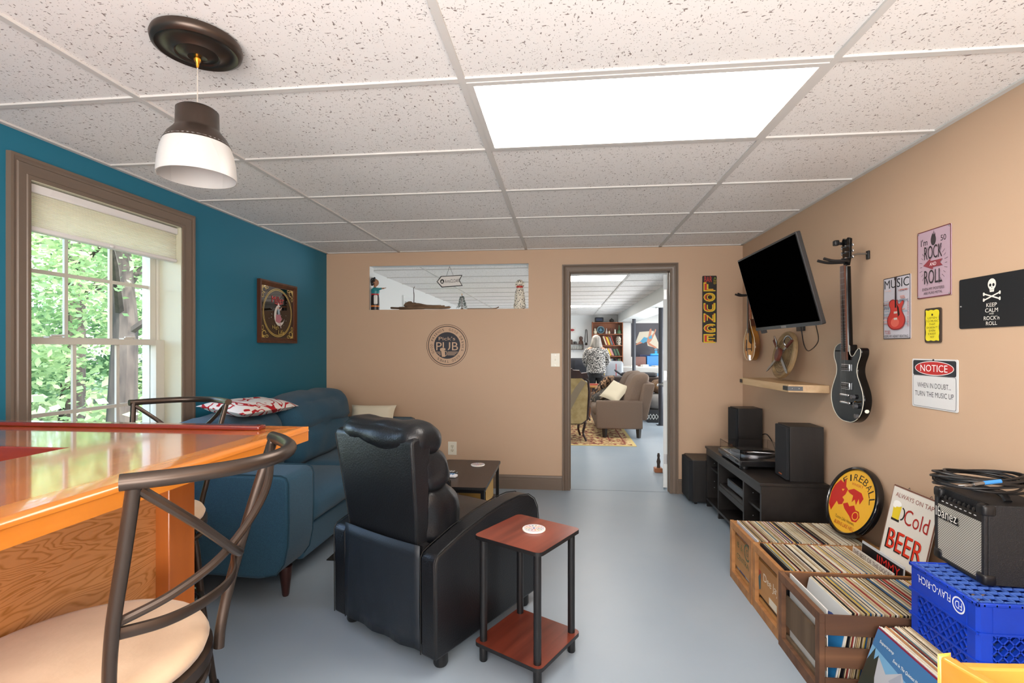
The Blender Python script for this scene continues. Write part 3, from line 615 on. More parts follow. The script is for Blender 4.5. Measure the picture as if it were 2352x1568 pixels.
t = thing('storage_bin', 'pale tan fabric bin standing on the dark table shelf', 'bin', (-.60, 3.40, .246)); obj('bin_body', M().box(-.09, .09, -.18, .18, 0, .005).box(-.09, -.085, -.18, .18, 0, .15).box(.085, .09, -.18, .18, 0, .15).box(-.09, .09, -.18, -.175, 0, .15).box(-.09, .09, .175, .18, 0, .15), mat('straw', '#c9a55e', .8, bump=(90, .6, (1, 1, .2))), t, smooth=0)
def remote(loc, rz, body, btn, label):
    t = thing('remote_control', label, 'remote', loc, rz); obj('remote_body', M().soft(-.09, .09, -.022, .022, 0, .02, .008, 8), C(body, .35), t, smooth=50); mb = M()
    for i in range(9):
        for j in range(3): mb.cb((-.07+i*.017, -.012+j*.012, .021), (.009, .007, .003))
    obj('buttons', mb, C(btn, .5), t, smooth=0); return t
remote((-.775, 3.17, .48), R(-12), '#d9dade', '#4d86b5', 'silver remote with blue buttons on the dark brown table beside the recliner arm')
remote((-.79, 3.235, .48), R(-8), '#18181a', '#b9b9b9', 'black remote control behind the silver one on the dark brown table')
t = tag(obj('doormat', M().box(-1.462, -.90, 2.94, 3.9, 0, .006), mat('black_mat_border', '#1b1a19', .9)), 'black bordered cream mat on the floor between sofa and recliner', 'rug')
mb = M().box(-1.40, -.96, 2.985, 3.84, .006, .0075); obj('cream_field', mb, mat('cream_weave', '#cdbf9d', .9, vary=(40, '#8d7f63', one)), t, smooth=0)
# ------------------------------------------------ recliner
t = thing('recliner', 'black leather push-back recliner seen from behind', 'recliner', (-.77, 2.148, 0), -.521)
AP = [(-.055, .062), (-.058, .455), (-.045, .478), (.0, .495), (.12, .532), (.27, .565), (.42, .585), (.53, .588), (.61, .575), (.665, .54), (.695, .49), (.705, .42), (.705, .062)]
AP0 = AP
for s in (-1, 1):
    AP = [(min(y, .662) if s < 0 else y, z) for y, z in AP0]
    mb = M(); x0, x1 = (s*.248, s*.335) if s > 0 else (s*.335, s*.248); n = len(AP)
    mb.add([(x, y, z) for x in (x0, x1) for y, z in AP], [tuple(range(n)), tuple(range(n, 2*n))[::-1]]+[(k, n+k, n+(k+1) % n, (k+1) % n) for k in range(n)])
    a = obj('arm', mb, M_leather, t, bevel=.012, seg=3); mb = M()
    for x in (x0+.002, x1-.002): mb.tube([(x, y*1.0, z+.0015) for y, z in AP], .0022, 6)
    obj('seam', mb, C('#08090b', .5), a)
    for y in (.02, .62): obj('foot', M().lathe([(.0, 0), (.026, .002), (.031, .012), (.030, .065)], 18, c=(s*.29, y)), M_black, t)
mb = M(); v = []; fs = []
for i in range(15):
    for j in range(9):
        x = -.246+.492*i/14; z = .075+.43*j/8; v.append((x, -.058-.006*sin(i*1.3+j*.5)*(1-j/8)-.010*sin(PI*i/14), z))
for i in range(14):
    for j in range(8): fs.append((i*9+j, (i+1)*9+j, (i+1)*9+j+1, i*9+j+1))
mb.add(v, fs); q = obj('back_skirt', mb, mat('faux_leather_flap', '#1a2129', .5, bump=(160, .2, one)), t, smooth=60); so_ = q.modifiers.new('thick', 'SOLIDIFY'); so_.thickness = .004
obj('seat_base', M().box(-.248, .248, -.045, .68, .10, .36), M_black, t, smooth=0)
obj('seat_cushion', M().soft(-.248, .248, .06, .695, .33, .475, .05, 14, (0, .01, .012), .004, 7), M_leather, t, smooth=60)
obj('footrest', M().soft(-.245, .245, .685, .735, .10, .42, .02, 10, (0, .012, 0)), M_leather, t, smooth=60)
mb = M(); bp = [(-.046, .47), (-.108, .925), (-.100, .945), (-.08, .950), (.0, .94), (.02, .47)]
v = []; 
for sx in (-1, 1):
    for y, z in bp: v.append((sx*(.222+.033*(z-.47)/.46), y, z))
mb.add(v, [tuple(range(6))[::-1], tuple(range(6, 12))]+[(k, (k+1) % 6, 6+(k+1) % 6, 6+k) for k in range(6)]); bk = obj('back_panel', mb, M_leather, t, bevel=.012, seg=3)
obj('seam', M().tube([(.2225, -.045, .475), (.2545, -.106, .925), (.253, -.098, .946), (.250, -.0, .944)], .002, 6).tube([(-.2225, -.045, .475), (-.2545, -.106, .925)], .002, 6), C('#08090b', .5), bk)
def shear(w): return Vector((w.x, w.y-.13*(w.z-.47), w.z))
obj('headrest', M().soft(-.262, .262, -.035, .150, .855, .998, .07, 16, (0, .02, .006), .012, 9, shear), M_leather, t, smooth=60)
obj('back_cushion', M().soft(-.258, .258, .0, .178, .695, .885, .065, 18, (0, .04, 0), .016, 10, shear), M_leather, t, smooth=60)
obj('lumbar_cushion', M().soft(-.255, .255, .0, .225, .455, .715, .075, 18, (0, .045, 0), .016, 10, shear), M_leather, t, smooth=60)
obj('recline_gap_lining', M().box(-.246, .246, -.04, .0, .10, .50), M_black, t, smooth=0)
# ------------------------------------------------ back wall items
t = thing('wall_decal', 'round black pub decal with lettering on the tan back wall', 'decal', (-1.104, YB, 1.343)); K = '#241a17'; P = '#c3a184'; N = '#1a1825'
it = [('e', P, 0, 0, .201, .201), ('ring', K, 0, 0, .201, .201, .004), ('ring', K, 0, 0, .186, .186, .007), ('e', N, 0, 0, .127, .127),
      ('ta', K, 'GOOD DRINKS', 0, 0, .152, 80, -17, .017, .022, 1), ('ta', K, 'GOOD FRIENDS', 0, 0, .152, 206, 105, .017, .022, 1), ('ta', K, 'GOOD TIMES', 0, 0, .152, -42, -124, .017, .022, 1),
      ('t', P, "Pick's", -.002, .066, .16, .034), ('t', P, 'PUB', 0, -.008, .212, .078)]
for k, (a, b) in enumerate(((-.105, .103), (-.092, .09), (-.078, .076))): it.append(('r', P, a, -.066-k*.013, b-a, .006))
it += [('p', N, [(-.068, -.018), (-.005, -.02), (.008, -.035), (.0, -.112), (-.058, -.112)]), ('p', P, [(-.058, -.05), (-.022, -.05), (-.018, -.108), (-.05, -.108)]), ('e', P, -.042, -.036, .027, .014), ('e', P, -.055, -.042, .014, .011), ('ring', P, -.014, -.075, .014, .024, .005)]
printing('lettering', t, onB(0, -.0008, 0), it, z0=.0005)
def plate(name, label, cat, x, z, outlet):
    t = thing(name, label, cat, (x, YB, z)); mb = M().box(-.042, .042, -.006, 0, -.063, .063); obj('cover_plate', mb, M_plastic, t, bevel=.003); mb = M()
    if outlet:
        m2 = M()
        for dz in (-.02, .02): m2.prism(rrect(.034, .028, .010, cy=dz), .0, .002)
        m2.v = [Vector((p.x, -.006-p.z, p.y)) for p in m2.v]; obj('sockets', m2, C('#ddd6bf', .35), t, smooth=30)
        for dz in (-.02, .02): mb.box(-.009, -.006, -.0085, -.0075, dz-.002, dz+.008).box(.006, .009, -.0085, -.0075, dz-.002, dz+.008).box(-.003, .003, -.0085, -.0075, dz-.011, dz-.006)
        obj('slots', mb, C('#2a2622', .6), t, smooth=0)
    else:
        obj('toggle', mb.box(-.005, .005, -.016, -.006, -.006, .012), M_plastic, t, bevel=.002)
    obj('screws', M().cb((0, -.0065, .045 if not outlet else 0), (.006, .002, .006)).cb((0, -.0065, -.045 if not outlet else 0), (.006, .002, .006)), M_steel, t)
plate('light_switch', 'cream light switch on the tan wall left of the doorway', 'switch', -.078, 1.207, False)
plate('power_outlet', 'cream double power outlet low on the back wall above the dark table', 'outlet', -1.053, .367, True)
def plaque(name, label, T, w, h, r, c, items, cat='sign', th=.003, rough=.4, rim=None, holes=()):
    t = bpy.data.objects.new(name, None); COL.objects.link(t); t.matrix_world = T; tag(t, label, cat)
    obj('panel', M().prism(rrect(w, h, r), 0, th), C(c, rough), t, smooth=30)
    if rim: mb = M(); o = rrect(w, h, r); i2 = rrect(w-.008, h-.008, r*.7); n = len(o); mb.add([(x, y, th+.0004) for x, y in o+i2], [(k, (k+1) % n, n+(k+1) % n, n+k) for k in range(n)]); obj('rim', mb, C(rim, rough), t, smooth=0)
    printing('printing', t, Tl(0, 0, th), items, rough=rough)
    if holes: mb = M(); [mb.ball((x, y, th+.001), .0035, 10, 6) for x, y in holes]; obj('screws', mb, M_steel, t)
    return t
RD, YL = '#c4281e', '#d8bb22'; it = [('t', '#c92f2a', 'BAR', -.012, .268, .066, .052), ('tr', '#8dab35', 'A', .047, .278, .02, .018, 0), ('tr', '#b4a52a', 'N', .047, .256, .02, .018, 0), ('tr', YL, 'D', .047, .234, .02, .018, 0)]
for k, chx in enumerate('LOUNGE'): y = .20-k*.093; it += [('t', YL, chx, -.001, y, .104, .080), ('t', RD, chx, -.004, y, .080, .060), ('t', YL, chx, .004, y, .056, .050)]
plaque('bar_sign', 'tall narrow black sign with red and yellow letters right of the doorway', onB(1.3055, YB-.001, 1.669), .126, .60, .010, '#17120f', it)
# ------------------------------------------------ pass-through shelf items
YO = YB+.056
t = thing('figurine', 'painted figurine of a waitress with black hair pointing right', 'figurine', (-1.835, YO, OZ0))
obj('skirt', M().loft([(0, 0, 0, .040, .035), (0, 0, .03, .042, .036), (0, 0, .12, .040, .035), (0, 0, .150, .036, .03)], 20), C('#20181a', .4), t)
obj('skirt_band', M().loft([(0, 0, .032, .0425, .0365), (0, 0, .045, .0425, .0365)], 20), C('#c9752b', .4), t)
obj('apron', M().soft(.0, .038, -.045, -.030, .055, .145, .01, 6), C('#e6e3de', .5), t, smooth=60)
obj('waist_sash', M().loft([(0, 0, .148, .038, .032), (0, 0, .160, .038, .032)], 20), C('#b31e24', .4), t)
obj('blouse', M().loft([(0, 0, .158, .036, .03), (.002, 0, .18, .042, .034), (0, 0, .205, .038, .03), (-.004, 0, .222, .016, .016)], 20).tube([(.01, -.02, .205), (.05, -.02, .205), (.075, -.02, .21)], [.015, .012, .008], 10), C('#1f7f86', .4), t, smooth=60)
sk = C('#9d6f52', .5); obj('head', M().loft([(-.004, 0, .215, .012, .012), (-.002, 0, .23, .012, .012), (.006, 0, .245, .022, .02), (.010, 0, .265, .028, .025), (.006, 0, .29, .026, .024), (0, 0, .305, .012, .012)], 18).tube([(.070, -.02, .209), (.10, -.02, .211)], [.007, .006], 8).tube([(.098, -.02, .212), (.118, -.02, .215)], .003, 6), sk, t, smooth=60)
mb = M(); rn = random.Random(3)
for k in range(34): a = rn.uniform(0, 2*PI); mb.ball((-.016+.026*cos(a)*rn.uniform(.4, 1), .022*sin(a), rn.uniform(.248, .318)), rn.uniform(.008, .013), 8, 6)
obj('hair', mb, C('#0f0d0f', .35), t)
t = thing('driftwood', 'weathered driftwood piece lying in the pass-through opening', 'driftwood', (-1.38, YO, OZ0+.004))
obj('base_branch', M().tube(bez([(-.30, 0, .018), (-.2, .005, .014), (0, 0, .016), (.2, 0, .014), (.30, 0, .020)]), [.004]+[.010]*12+[.014]*18+[.012]*24+[.004]*2, 8, flat=2.0), mat('driftwood_grey', '#8b6f55', .85, vary=(20, '#594433', (.2, 1, 1)), bump=(60, .8, (.2, 1, 1))), t, smooth=60)
mb = M()
for k in range(7): mb.tube(bez([(-.14+k*.02, rn.uniform(-.02, .02), .03), (-.06+k*.03, rn.uniform(-.02, .02), .055-.005*k), (.03+k*.035, rn.uniform(-.02, .02), .03)]), rn.uniform(.007, .013), 7)
mb.soft(-.16, -.05, -.03, .03, .02, .07, .02, 8, (0, 0, 0), .02, 20); obj('twisted_root', mb, mat('driftwood_grey'), t, smooth=60)
obj('stem', M().tube(bez([(-.07, .01, .05), (-.068, .01, .14), (-.072, .01, .20), (-.062, .01, .222)]), [.004]*20+[.003]*23, 7), mat('driftwood_dark', '#3f3026', .8), t)
t = thing('hanging_sign', 'white arrow-shaped sign with black lettering hanging in the opening', 'sign', (-1.093, YO, 2.02))
ar = [(-.13, -.03), (-.085, .030), (.125, .034), (.095, -.015), (.125, -.06), (-.085, -.085)]; ar = [(-.128, -.062), (-.085, -.008), (.125, .0), (.098, -.052), (.128, -.105), (-.078, -.118)]
mb = M(); mb.T = onB(0, 0, 0); mb.prism(ar, -.004, .004); obj('board', mb, C('#2a2826', .5), t, smooth=0); cx_, cy_ = 0, -.058
printing('lettering', t, onB(0, -.004, 0), [('p', '#dad7d2', [(cx_+(x-cx_)*.92, cy_+(y-cy_)*.86) for x, y in ar]), ('e', '#2a2826', -.072, -.060, .020, .022), ('p', '#dad7d2', [(-.085, -.07), (-.072, -.048), (-.06, -.072)]), ('tr', '#2a2826', 'ArmsCLOAKS', .028, -.056, .150, .034, 3)])
obj('cord', M().tube([(-.03, 0, -.004), (-.004, 0, .075), (.004, 0, .075), (.035, 0, -.002)], .0015, 5).tube([(0, 0, .07), (0, 0, .09)], .002, 5), C('#4c4038', .7), t)
t = thing('tabletop_tree', 'tiny frosted artificial tree standing in the pass-through opening', 'tree ornament', (-.972, YO, OZ0)); mb = M()
for k in range(420):
    z = rn.uniform(.02, .135); rr = .046*(1-(z-.02)/.135)+.004; a = rn.uniform(0, 2*PI); c_, s_ = cos(a), sin(a); l = rn.uniform(.5, 1)*rr
    p = Vector((c_*l, s_*l, z-.01*l/rr)); q = Vector((-s_, c_, 0))*.0022; e = Vector((c_, s_, rn.uniform(-.4, .6)))*.014; mb.add([p-q, p+q, p+e], [(0, 1, 2)]); mb.add([p+Vector((0, 0, .002)), p-Vector((0, 0, .002)), p+e], [(0, 1, 2)])
obj('branches', mb, mat('frosted_needles', '#7f8b84', .8, vary=(60, '#3c4a41', one)), t, smooth=0); obj('trunk', M().tube([(0, 0, .0), (0, 0, .14)], .003, 6).lathe([(.016, 0), (.012, .012), (0, .014)], 14), C('#5a4636', .7), t); obj('topper', M().ball((0, 0, .146), (.004, .004, .007), 8, 6), C('#d69a2e', .4), t)
t = thing('driftwood_twig', 'slim bent twig lying right of the tiny tree in the opening', 'twig', (-.80, YO, OZ0)); obj('twig_stem', M().tube(bez([(-.12, 0, .006), (.0, 0, .006), (.14, 0, .007), (.185, 0, .022)]), .005, 7), mat('driftwood_grey'), t)
t = thing('dog_figurine', 'seated black-spotted dalmatian figurine seen from behind in the opening', 'figurine', (-.415, YO, OZ0))
def spots(name, base, c2, sc, th, inv=False):
    if name in _mc: return _mc[name]
    m = mat(name, base, .45); n = m.node_tree; b = n.nodes['Principled BSDF']; L = n.links.new; tc = n.nodes.new('ShaderNodeTexCoord'); vo = n.nodes.new('ShaderNodeTexVoronoi'); vo.inputs['Scale'].default_value = sc
    rp = n.nodes.new('ShaderNodeValToRGB'); rp.color_ramp.interpolation = 'CONSTANT'; rp.color_ramp.elements[0].color = lin(c2); rp.color_ramp.elements[1].color = lin(base); rp.color_ramp.elements[1].position = th
    L(tc.outputs['Object'], vo.inputs[0]); L(vo.outputs['Distance'], rp.inputs[0]); L(rp.outputs[0], b.inputs['Base Color']); return m
dm = spots('dalmatian_coat', '#ddd6c6', '#19171a', 75, .34)
obj('body', M().loft([(0, 0, 0, .050, .045), (0, 0, .02, .054, .048), (0, 0, .08, .052, .046), (0, 0, .14, .047, .038), (0, 0, .18, .038, .032), (0, 0, .20, .028, .026)], 22).ball((-.035, -.02, .03), (.025, .03, .03), 12, 8).ball((.035, -.02, .03), (.025, .03, .03), 12, 8).tube([(0, -.04, .02), (.03, -.055, .012), (.045, -.045, .01)], [.008, .007, .004], 8), dm, t, smooth=60)
obj('head', M().ball((0, 0, .245), (.036, .034, .034), 18, 12).ball((0, .03, .238), (.018, .025, .016), 12, 8), dm, t, smooth=60)
for s in (-1, 1): obj('ear', M().soft(s*.034-.009, s*.034+.009, -.012, .018, .212, .258, .008, 6), dm, t, smooth=60)
obj('collar', M().lathe([(.030, .200), (.033, .205), (.033, .214), (.029, .218)], 22), C('#b02a20', .45), t)
# ------------------------------------------------ television and mount
t = bpy.data.objects.new('television', None); COL.objects.link(t); t.matrix_world = fr((1.125, 2.812, 1.638), (0, -1, 0), (-.115, 0, .43))
tag(t, 'black flat television on a swing arm high on the right wall', 'television')
obj('cabinet', M().prism(rrect(.775, .448, .008), -.022, .0), M_black, t, bevel=.003, smooth=30)
obj('back_housing', M().box(-.27, .27, -.19, .10, -.045, -.022), M_black, t, bevel=.012)
obj('screen', M().box(-.378, .378, -.205, .214, .0, .0012), mat('dark_screen', '#010101', .8, spec=0), t, smooth=0)
obj('bottom_bezel', M().box(-.386, .386, -.2235, -.206, -.002, .004), mat('bezel_gloss', '#202226', .2), t, smooth=0)
obj('badge', M().box(-.03, .03, -.221, -.209, .004, .0048), M_steel, t, smooth=0); obj('stand_bracket', M().box(-.34, -.30, -.245, -.225, -.024, -.004), M_black, t, smooth=0)
t = thing('tv_mount', 'black articulated wall mount behind the television', 'mount', (XR-.002, 3.52, 1.56))
obj('wall_plate', M().box(-.015, 0, -.05, .05, -.13, .13), M_satin, t, bevel=.002)
obj('arm', M().tube([(-.02, 0, .0), (-.20, -.36, -.0)], .016, 10).tube([(-.20, -.36, -.0), (-.38, -.66, .03)], .016, 10), M_satin, t)
obj('pivot', M().lathe([(.022, -.06), (.022, .05)], 14, c=(-.20, -.36)), M_satin, t); obj('pivot', M().lathe([(.02, -.06), (.02, .06)], 14, c=(-.035, -.02)), M_satin, t)
obj('vesa_plate', M().box(-.388, -.380, -.74, -.58, -.10, .10), M_satin, t)
t = tag(obj('tv_cable', M().tube(bez([(1.215, 2.70, 1.43), (1.30, 2.85, 1.33), (1.42, 3.05, 1.30), (1.55, 3.22, 1.36), (1.585, 3.32, 1.46)]), .003, 6), M_black), 'thin black cable looping below the television', 'cable')
# ------------------------------------------------ floating shelf
t = thing('wall_shelf', 'light oak floating shelf with black metal brackets under the television', 'shelf', (1.48, 3.6, 1.043))
obj('board', M().prism([(-.10, -.37), (.111, -.43), (.111, .38), (-.13, .38)], 0, .047), M_oak, t, bevel=.0015)
for (x, y, ang) in ((-.10, -.37, .0), (-.13, .38, PI)):
    mb = M(); mb.T = Tl(x, y, .0235) @ Matrix.Rotation(ang, 4, 'Z'); mb.box(-.0035, -.001, -.002, .075, -.013, .013).box(-.0035, .075, -.0045 if ang == 0 else -.0035, -.001, -.013, .013) if ang == 0 else mb.box(.001, .0035, -.002, .045, -.013, .013); 
    if ang == 0: 
        mb = M(); mb.T = Tl(-.10, -.37, .0235); mb.add([(-.003, -.002, -.013), (.074, -.0255, -.013), (.074, -.0255, .013), (-.003, -.002, .013), (-.006, .06, .013), (-.006, .06, -.013)], [(0, 1, 2, 3), (0, 3, 4, 5)])
    b_ = obj('bracket', mb, M_satin, t, smooth=0)
    if ang == 0: obj('bracket_screws', M().ball((-.08, -.379, .0235), .0045, 8, 5).ball((-.045, -.389, .0235), .0045, 8, 5), M_steel, t); q = b_.modifiers.new('thick', 'SOLIDIFY'); q.thickness = .003; q.offset = 0
# ------------------------------------------------ carved plaque with crossed swords
t = bpy.data.objects.new('carved_plaque', None); COL.objects.link(t); t.matrix_world = fr((1.520, 3.62, 1.268), (0, -1, 0), (.20, 0, 1)); tag(t, 'round carved wooden plaque with two crossed swords leaning on the oak shelf', 'plaque')
cw = wood('carved_tan_wood', '#a58a63', '#7d6444', .6, 0, 10, 1.5)
obj('disc', M().lathe([(0, -.020), (.150, -.020), (.165, -.012), (.168, .0), (.163, .012), (.150, .016), (.142, .010), (.138, .006), (0, .006)], 56, False), cw, t, smooth=40)
it = [('ring', '#5f4a30', 0, 0, .128, .128, .004), ('ring', '#5f4a30', 0, 0, .075, .075, .004)]
for k in range(26):
    a = 2*PI*k/26; it.append(('ring', '#6b5538', .102*cos(a), .102*sin(a), .011, .014, .004, 0, 250+40*(k % 3)))
printing('carving', t, Tl(0, 0, .006), it, rough=.7)
obj('centre_boss', M().loft([(0, -.005, .03, .036, .046), (0, -.005, .046, .038, .048), (0, -.005, .052, .03, .04)], 28), wood('red_brown_boss', '#6a3526', '#48211a', .5, 1, 10, 1), t)
for s in (-1, 1):
    mb = M(); mb.T = Matrix.Rotation(s*R(54), 4, 'Z') @ Tl(0, 0, .026+.006*(s > 0))
    sw = obj('sword', mb.box(-.011, .011, -.19, .09, -.003, .003).prism([(-.011, -.19), (.011, -.19), (.006, -.215), (-.004, -.218)], -.002, .002), M_steel, t, bevel=.001)
    mb = M(); mb.T = Matrix.Rotation(s*R(54), 4, 'Z') @ Tl(0, 0, .026+.006*(s > 0)); obj('grip', mb.tube([(0, .09, 0), (0, .165, 0)], .010, 10), wood('red_brown_boss'), sw) if False else obj('grip', mb.tube([(0, .09, 0), (0, .165, 0)], .010, 10), _mc['red_brown_boss'], sw)
    mb = M(); mb.T = Matrix.Rotation(s*R(54), 4, 'Z') @ Tl(0, 0, .026+.006*(s > 0)); obj('guard', mb.tube(bez([(0, .088, 0), (s*.03, .086, .012), (s*.046, .11, .02), (s*.040, .155, .018), (0, .168, .0)]), .005, 8), M_chrome, sw)
# ------------------------------------------------ electric guitar
def wallhook(label, x, y, z, sc=1.0):
    h = thing('guitar_hanger', label, 'hanger', (XR-.001, y, z))
    obj('base_plate', M().box(-.010, 0, -.012, .012, -.01, .035), M_satin, h, bevel=.003)
    obj('stem', M().tube(bez([(-.01, 0, .02), (-.05*sc, 0, .015), (-.07*sc, 0, -.02)]), .005, 8), M_steel, h)
    for s in (-1, 1): obj('prong', M().tube(bez([(-.07*sc, 0, -.02), (-.085*sc, s*.026, -.02), (-.13*sc, s*.030, -.02), (-.165*sc, s*.032, -.008)]), .0075, 10), M_black, h)
    return h
t = bpy.data.objects.new('electric_guitar', None); COL.objects.link(t); t.matrix_world = fr((1.503, 2.79, .925), (-.01, -1, 0), (0, .002, 1)) @ Matrix.Diagonal((.94, .975, 1, 1))
tag(t, 'glossy black single-cutaway electric guitar hanging on the tan wall', 'guitar')
half = [(0, 0), (.05, .003), (.10, .022), (.142, .060), (.163, .115), (.158, .165), (.132, .215), (.110, .252), (.103, .285), (.112, .318), (.128, .345)]
left = [(-x, y) for x, y in half]+[(-.132, .372), (-.120, .405), (-.085, .425), (-.045, .430), (-.028, .418)]
right = half+[(.138, .368), (.137, .392), (.120, .400), (.095, .385), (.075, .365), (.052, .358), (.033, .375), (.028, .418)]
outl = [tuple(p[:2]) for p in bez([(x, y, 0) for x, y in right], 4)]+[tuple(p[:2]) for p in bez([(x, y, 0) for x, y in left[::-1]], 4)][:-1]
M_gb = mat('gloss_black_lacquer', '#050506', .10, coat=.12, spec=.2)
obj('body', M().prism(outl, -.022, .018), M_gb, t, bevel=.006, seg=3, smooth=40)
bd = [Vector((x*.985, .2+(y-.2)*.985, .0195)) for x, y in outl]; obj('binding', M().tube([(x*.985, .21+(y-.21)*.985, .0192) for x, y in outl], .0018, 6, True), C('#cfcabb', .3), t)
nk = obj('neck', M().tube([(0, .38, .012), (0, .84, .020)], [.024, .020], 14, flat=1.05), M_gb, t, smooth=60)
rose = wood('rosewood_board', '#5d3523', '#3b2016', .4, 1, 20, .6)
fb = obj('fretboard', M().add([(-.027, .335, .031), (.027, .335, .031), (.0215, .845, .041), (-.0215, .845, .041), (-.027, .335, .024), (.027, .335, .024), (.0215, .845, .034), (-.0215, .845, .034)], [(0, 1, 2, 3), (0, 4, 5, 1), (1, 5, 6, 2), (3, 2, 6, 7), (0, 3, 7, 4)]), rose, nk, smooth=0)
mb = M()
for k in range(1, 22): yy = .845-.628*(1-2**(-k/12)); w_ = .0215+(.845-yy)/.51*.0055; mb.cb((0, yy, .0415-(.845-yy)*.0196), (2*w_, .0014, .0012))
fb['kind'] = fb.get('kind', ''); del fb['kind']; obj('frets', mb, M_steel, nk, smooth=0)
obj('headstock', M().prism([(-.020, .845), (.020, .845), (.034, .885), (.041, .985), (.020, .995), (.0, .985), (-.028, .998), (-.038, .985), (-.032, .885)], .010, .024), M_gb, t, bevel=.002)
for s in (-1, 1):
    for k in range(3):
        y = .885+k*.032; tn = obj('tuner', M().lathe([(.004, .024), (.004, .036), (.0, .037)], 10, c=(s*.020, y)).tube([(s*.034, y, .015), (s*.052, y, .015)], .0025, 6).ball((s*.056, y, .015), (.006, .009, .004), 10, 6), M_chrome, t)
ct = obj('clip_tuner', M().soft(-.075, -.045, .965, .995, .030, .055, .006, 6).tube([(-.045, .975, .035), (-.03, .97, .028)], .008, 8), M_black, t, smooth=50)
for y in (.295, .195):
    pk = obj('pickup', M().box(-.040, .040, y-.019, y+.019, .018, .026), M_chrome, t, bevel=.002); obj('pickup_coils', M().box(-.033, .033, y-.015, y+.015, .026, .030), M_black, pk, smooth=0)
    mb = M(); [mb.ball((-.027+j*.0108, y+dy, .030), .0022, 6, 4) for j in range(6) for dy in (-.007, .007)]; obj('pole_pieces', mb, M_chrome, pk)
obj('bridge', M().soft(-.046, .046, .140, .153, .018, .034, .005, 8), M_chrome, t); obj('stop_bar', M().soft(-.050, .050, .098, .112, .018, .032, .006, 8), M_chrome, t)
mb = M(); [mb.tube([(-.0255+j*.0102, .105, .034), (-.0255+j*.0102, .147, .0365), (-.017+j*.0068, .845, .0445)], .0003, 4) for j in range(6)]; obj('strings', mb, M_steel, t)
for (x, y) in ((.075, .142), (.098, .095), (.110, .045)): obj('control_knob', M().lathe([(.013, .018), (.012, .034), (.0, .036)], 18, c=(x, y)), mat('smoky_knob', '#5b5c60', .1, .4), t)
obj('selector_switch', M().tube([(.108, .118, .018), (.112, .121, .034)], .003, 8), M_brass, t); obj('strap_button', M().lathe([(.004, -.02), (.006, 0)], 10).at(Matrix.Identity(4)), M_steel, t); obj('output_jack', M().at(Tl(.150, .075, -.002) @ Matrix.Rotation(PI/2, 4, 'Y')).lathe([(.010, 0), (.010, .004), (.004, .0045)], 16), C('#e2ddd0', .3), t)
wallhook('black padded wall hanger holding the black electric guitar', 0, 2.785, 1.79, 1.45)
# ------------------------------------------------ mandolin
t = bpy.data.objects.new('mandolin', None); COL.objects.link(t); t.matrix_world = fr((1.535, 4.285, 1.212), (0, -1, 0), (0, .02, 1)); tag(t, 'sunburst mandolin hanging in the corner behind the television', 'mandolin')
def sunburst():
    m = mat('sunburst_lacquer', '#d9822a', .12, coat=.8); n = m.node_tree; b = n.nodes['Principled BSDF']; L = n.links.new; tc = n.nodes.new('ShaderNodeTexCoord'); mp = n.nodes.new('ShaderNodeMapping'); mp.inputs['Location'].default_value = (0, -.13, 0)
    mp.inputs['Scale'].default_value = (7.2, 5.6, 0); mp.inputs['Location'].default_value = (0, -.13*5.6, 0); gr = n.nodes.new('ShaderNodeTexGradient'); gr.gradient_type = 'SPHERICAL'
    rp = n.nodes.new('ShaderNodeValToRGB'); rp.color_ramp.elements[0].color = lin('#3c160a'); rp.color_ramp.elements[1].color = lin('#e39a35'); rp.color_ramp.elements[0].position = .05; rp.color_ramp.elements[1].position = .5
    L(tc.outputs['Object'], mp.inputs[0]); L(mp.outputs[0], gr.inputs[0]); L(gr.outputs[0], rp.inputs[0]); L(rp.outputs[0], b.inputs['Base Color']); return m
ml = [(0, 0), (.05, .005), (.095, .035), (.122, .085), (.125, .135), (.108, .19), (.070, .245), (.035, .30), (.018, .345)]
ol = [tuple(p[:2]) for p in bez([(x, y, 0) for x, y in ml], 4)]+[tuple(p[:2]) for p in bez([(-x, y, 0) for x, y in ml[::-1]], 4)][:-1]
obj('body', M().prism(ol, -.030, .012), sunburst(), t, bevel=.005, seg=3, smooth=40); obj('binding', M().tube([(x*.985, .17+(y-.17)*.985, .0125) for x, y in ol], .002, 6, True), C('#e4d7b4', .3), t)
obj('neck', M().tube([(0, .33, .006), (0, .54, .008)], .014, 12), C('#7d3d16', .2), t); obj('fretboard', M().box(-.016, .016, .23, .545, .016, .022), _mc['rosewood_board'], t, smooth=0); obj('headstock', M().prism([(-.018, .545), (.018, .545), (.034, .58), (.03, .66), (0, .67), (-.03, .66), (-.034, .58)], .0, .012), M_gb, t, bevel=.002)
obj('pickguard', M().prism([(.018, .16), (.06, .14), (.075, .19), (.05, .24), (.02, .27)], .018, .021), M_black, t); obj('bridge', M().box(-.045, .045, .095, .102, .012, .026), C('#2a1a12', .4), t)
mb = M(); [mb.tube([(s*.06+.004*k, .08, .0128), (s*.062, .13, .0128), (s*.055, .175, .0128)], .004, 6) for s in (-1, 1) for k in (0,)]; obj('sound_holes', mb, C('#120a06', .6), t)
obj('tailpiece', M().box(-.018, .018, .002, .05, .012, .020), M_chrome, t, bevel=.002)
mb = M(); [mb.tube([(-.010+j*.0067, .04, .022), (-.010+j*.0067, .098, .0275), (-.008+j*.0053, .545, .025)], .0006, 4) for j in range(4)]; obj('strings', mb, M_steel, t)
wallhook('black padded wall hanger holding the sunburst mandolin', 0, 4.30, 1.775, 1.0)
